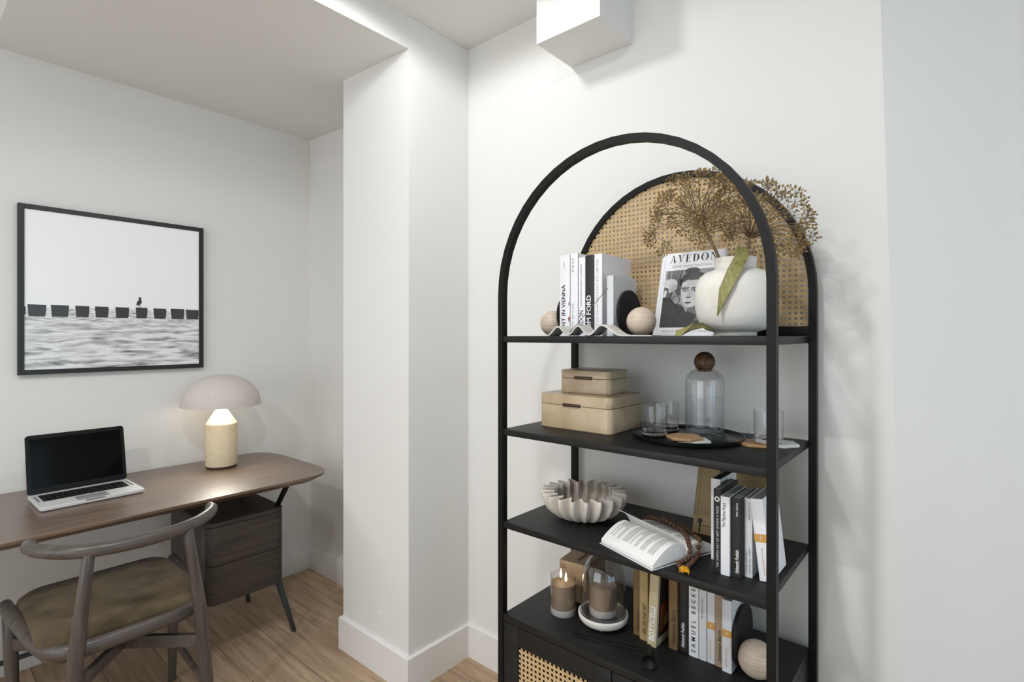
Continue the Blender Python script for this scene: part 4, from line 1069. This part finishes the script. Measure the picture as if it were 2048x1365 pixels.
leg('leg', [(-2.80, -.52, .735), (-2.86, -.60, .0)], [.019, .0135])
leg('bracket', [(-2.404, 1.150, .612), (-2.335, 1.175, .738)], [.012, .013], BLACKM)
leg('bracket', [(-2.690, 1.110, .612), (-2.700, 1.150, .738)], [.012, .013], BLACKM)
leg('bracket', [(-2.72, .870, .612), (-2.72, .850, .738)], [.012, .013], BLACKM)
leg('stretcher', [(-2.86, -.57, .118), (-2.86, 1.195, .118)], [.010, .010])

# ---------------------------------------------------------------- desk chair
ch = thing('desk_chair', 'grey-brown wooden chair with curved top rail and olive velvet seat', 'chair', (-2.26, .507, 0))
rail = spline([(-2.122, .268, .774), (-2.098, .264, .772), (-2.045, .286, .769), (-1.985, .340, .766), (-1.950, .418, .764), (-1.940, .508, .763), (-1.950, .596, .764), (-1.985, .674, .765), (-2.040, .732, .766), (-2.092, .762, .766), (-2.120, .764, .766)], 5)
n_ = len(rail)
MB().tube(rail, [0.0185 + .0022 * math.sin(PI * i / (n_ - 1)) for i in range(n_)], CHAIRW, 18, flat=.95).build('top_rail', ch, 60)
for sy in (-1, 1):
    P_ = lambda x, y, z: (x, .507 + sy * y, z)
    ys = (.378, .365, .353, .345, .338) if sy < 0 else (.640, .665, .688, .712, .728)
    MB().tube([(-1.962, ys[0], .755), (-1.975, ys[1], .60), (-1.990, ys[2], .46), (-2.004, ys[3], .20), (-2.012, ys[4], 0)], [.0170, .0200, .0230, .0225, .018], CHAIRV, 16, flat=.9).build('back_leg', ch, 50)
    MB().tube([P_(-2.470, .246, .462), P_(-2.462, .242, .30), P_(-2.448, .234, 0)], [.020, .0195, .0145], CHAIRV, 16).build('front_leg', ch, 50)
    MB().tube([P_(-2.452, .238, .178), (-2.006, ys[3], .182)], [.0125, .0125], CHAIRW, 12, flat=.85).build('side_stretcher', ch, 50)
    a_, b_ = Vector((-2.000, ys[2] + .004 * sy, .352)), Vector(P_(-2.455, -.238, .352)); d_ = (b_ - a_).normalized()
    MB().box((0, -.010, -.021), ((b_ - a_).length, .010, .021), CHAIRW, .003, frame_m(a_, d_, Vector((-d_.y, d_.x, 0)))).build('cross_stretcher', ch)
fr = spline([(-2.505, .255, .468), (-2.40, .262, .466), (-2.25, .275, .462), (-2.12, .290, .458), (-2.055, .320, .456), (-2.022, .380, .455), (-2.016, .507, .455), (-2.022, .634, .455), (-2.055, .694, .456), (-2.12, .724, .458), (-2.25, .739, .462), (-2.40, .752, .466), (-2.505, .759, .468)], 5)
MB().tube(fr, .0240, CHAIRW, 16, flat=.85).build('seat_frame', ch, 60)
MB().tube([(-2.48, .262, .452), (-2.48, .752, .452)], .016, CHAIRW, 12).build('front_rail', ch, 50)
cs = []
for ins, z in ((.085, .394), (.050, .402), (.034, .412), (.024, .430), (.018, .450), (.014, .472), (.018, .488), (.032, .500), (.060, .507), (.12, .511)):
    cs.append(rrect(-2.285, .507, .525 - 2 * ins, .492 - 2 * ins, max(.085 - ins * .4, .02), z, 8))
MB().loft(cs, VELVET).build('seat_cushion', ch, 80)

# ---------------------------------------------------------------- laptop
lt = thing('laptop', 'open silver laptop with black screen on the left of the desk', 'laptop', (-2.68, .51, DZ))
ML = Matrix.Translation((-2.6680, .5100, DZ)) @ Matrix.Rotation(R(1.5), 4, 'Z')
lb_ = MB(); lw, ld = .326, .236
def ll(ins, z): return rrect(0, 0, ld - 2 * ins, lw - 2 * ins, .012, z, 5)
lb_.loft([ll(.006, .001), ll(.001, .005), ll(0, .010), ll(0, .0155), ll(.0008, .0165)], ALU, True, ML)
lb_.box((ld / 2 - .006, -.03, .0125), (ld / 2 + .0004, .03, .0168), mat('laptop_notch', (170, 170, 172), .4, .6), 0, ML)
lb_.build('base', lt, 30)
kbm = MB().box((-ld * .36, -lw * .42, .0163), (ld * .10, lw * .42, .0168), LBLACK, 0, ML)
for i in range(5):
    for j in range(14):
        yk = -lw * .415 + j * lw * .83 / 14; xk = -ld * .355 + i * ld * .455 / 5
        if i == 4 and 4 <= j <= 8: continue
        kbm.box((xk, yk, .0166), (xk + .0180, yk + .0160, .0182), KEYS, .0008, ML, 1)
xk = -ld * .355 + 4 * ld * .455 / 5
kbm.box((xk, -lw * .415 + 4 * lw * .83 / 14, .0166), (xk + .0180, -lw * .415 + 9 * lw * .83 / 14 - .0033, .0182), KEYS, .0008, ML, 1)
kbm.build('keyboard', lt, 30)
MB().box((ld * .16, -.05, .0164), (ld * .46, .05, .0168), mat('trackpad', (190, 191, 193), .35, .5), .0002, ML).build('trackpad', lt)
for s_ in (-1, 1):
    MB().box((-ld * .34, s_ * lw * .455 - .004, .0164), (ld * .08, s_ * lw * .455 + .004, .0167), mat('speaker_grille', (128, 128, 130), .6), 0, ML).build('speaker_grille', lt)
MS = ML @ Matrix.Translation((-ld / 2 + .006, 0, .014)) @ Matrix.Rotation(R(-13), 4, 'Y')
sc = MB(); sh = .232
def sl(ins, x): return [Vector((x, p.x, p.y + sh / 2 + .004)) for p in rrect(0, 0, lw - 2 * ins, sh - 2 * ins, .012, 0, 5)]
sc.loft([sl(.0008, -.006), sl(0, -.005)], ALU, True, MS)
sc.loft([sl(0, -.005), sl(0, -.0006), sl(.0006, 0)], LBLACK, True, MS)
lid = sc.build('screen_lid', lt, 30)
MB().box((-.0002, -lw / 2 + .013, .026), (.0004, lw / 2 - .013, sh - .012), SCREEN, 0, MS).build('display', lid)
MB().lathe([(0, 0), (.0022, 0), (.0022, .0004), (0, .0004)], SCREEN, seg=12, M=MS @ frame_m((.0001, 0, sh - .005), (0, 1, 0), (0, 0, 1))).build('webcam', lid)

# ---------------------------------------------------------------- table lamp
LX, LY = -2.782, 1.056
la = thing('table_lamp', 'mushroom table lamp with speckled dome shade and cream base on the desk', 'lamp', (LX, LY, DZ))
lc = (LX, LY, DZ)
MB().lathe([(0, 0), (.066, 0), (.0685, .002), (.0685, .009), (0, .009)], DARKW, lc, 48).build('foot', la, 40)
MB().lathe([(0, .009), (.0685, .009), (.0700, .012), (.0705, .100), (.0700, .207), (.0685, .214), (.0660, .2165), (.030, .274), (.026, .277), (0, .277)], PLASTER, lc, 56).build('base', la, 40)
MB().lathe([(0, .277), (.011, .277), (.011, .300), (.017, .315), (.0235, .335), (.0235, .350), (.015, .366), (0, .371)], BULB, lc, 24).build('bulb', la, 60)
ds = [(.176 * math.cos(R(a)) ** .92, .301 + .150 * math.sin(R(a)) ** .97) for a in range(0, 90, 5)] + [(0, .451)]
di = [(0, .4475)] + [(.1725 * math.cos(R(a)) ** .92, .301 + .1465 * math.sin(R(a)) ** .97) for a in range(85, -1, -5)]
MB().lathe(ds + di, SHADE, lc, 72, closed=True).build('lamp_shade', la, 70)
light('table_lamp_light', 'POINT', (LX, LY, DZ + .345), 1.3, (1, .92, .78), shadow_soft_size=.028)
light('table_lamp_glare_spot', 'SPOT', (LX, LY, DZ + .350), 11, (1, .96, .87), (0, R(-42), R(-18)), spot_size=R(92), spot_blend=.5, shadow_soft_size=.05)  # second light added inside the shade, tilted to the room for desk glare
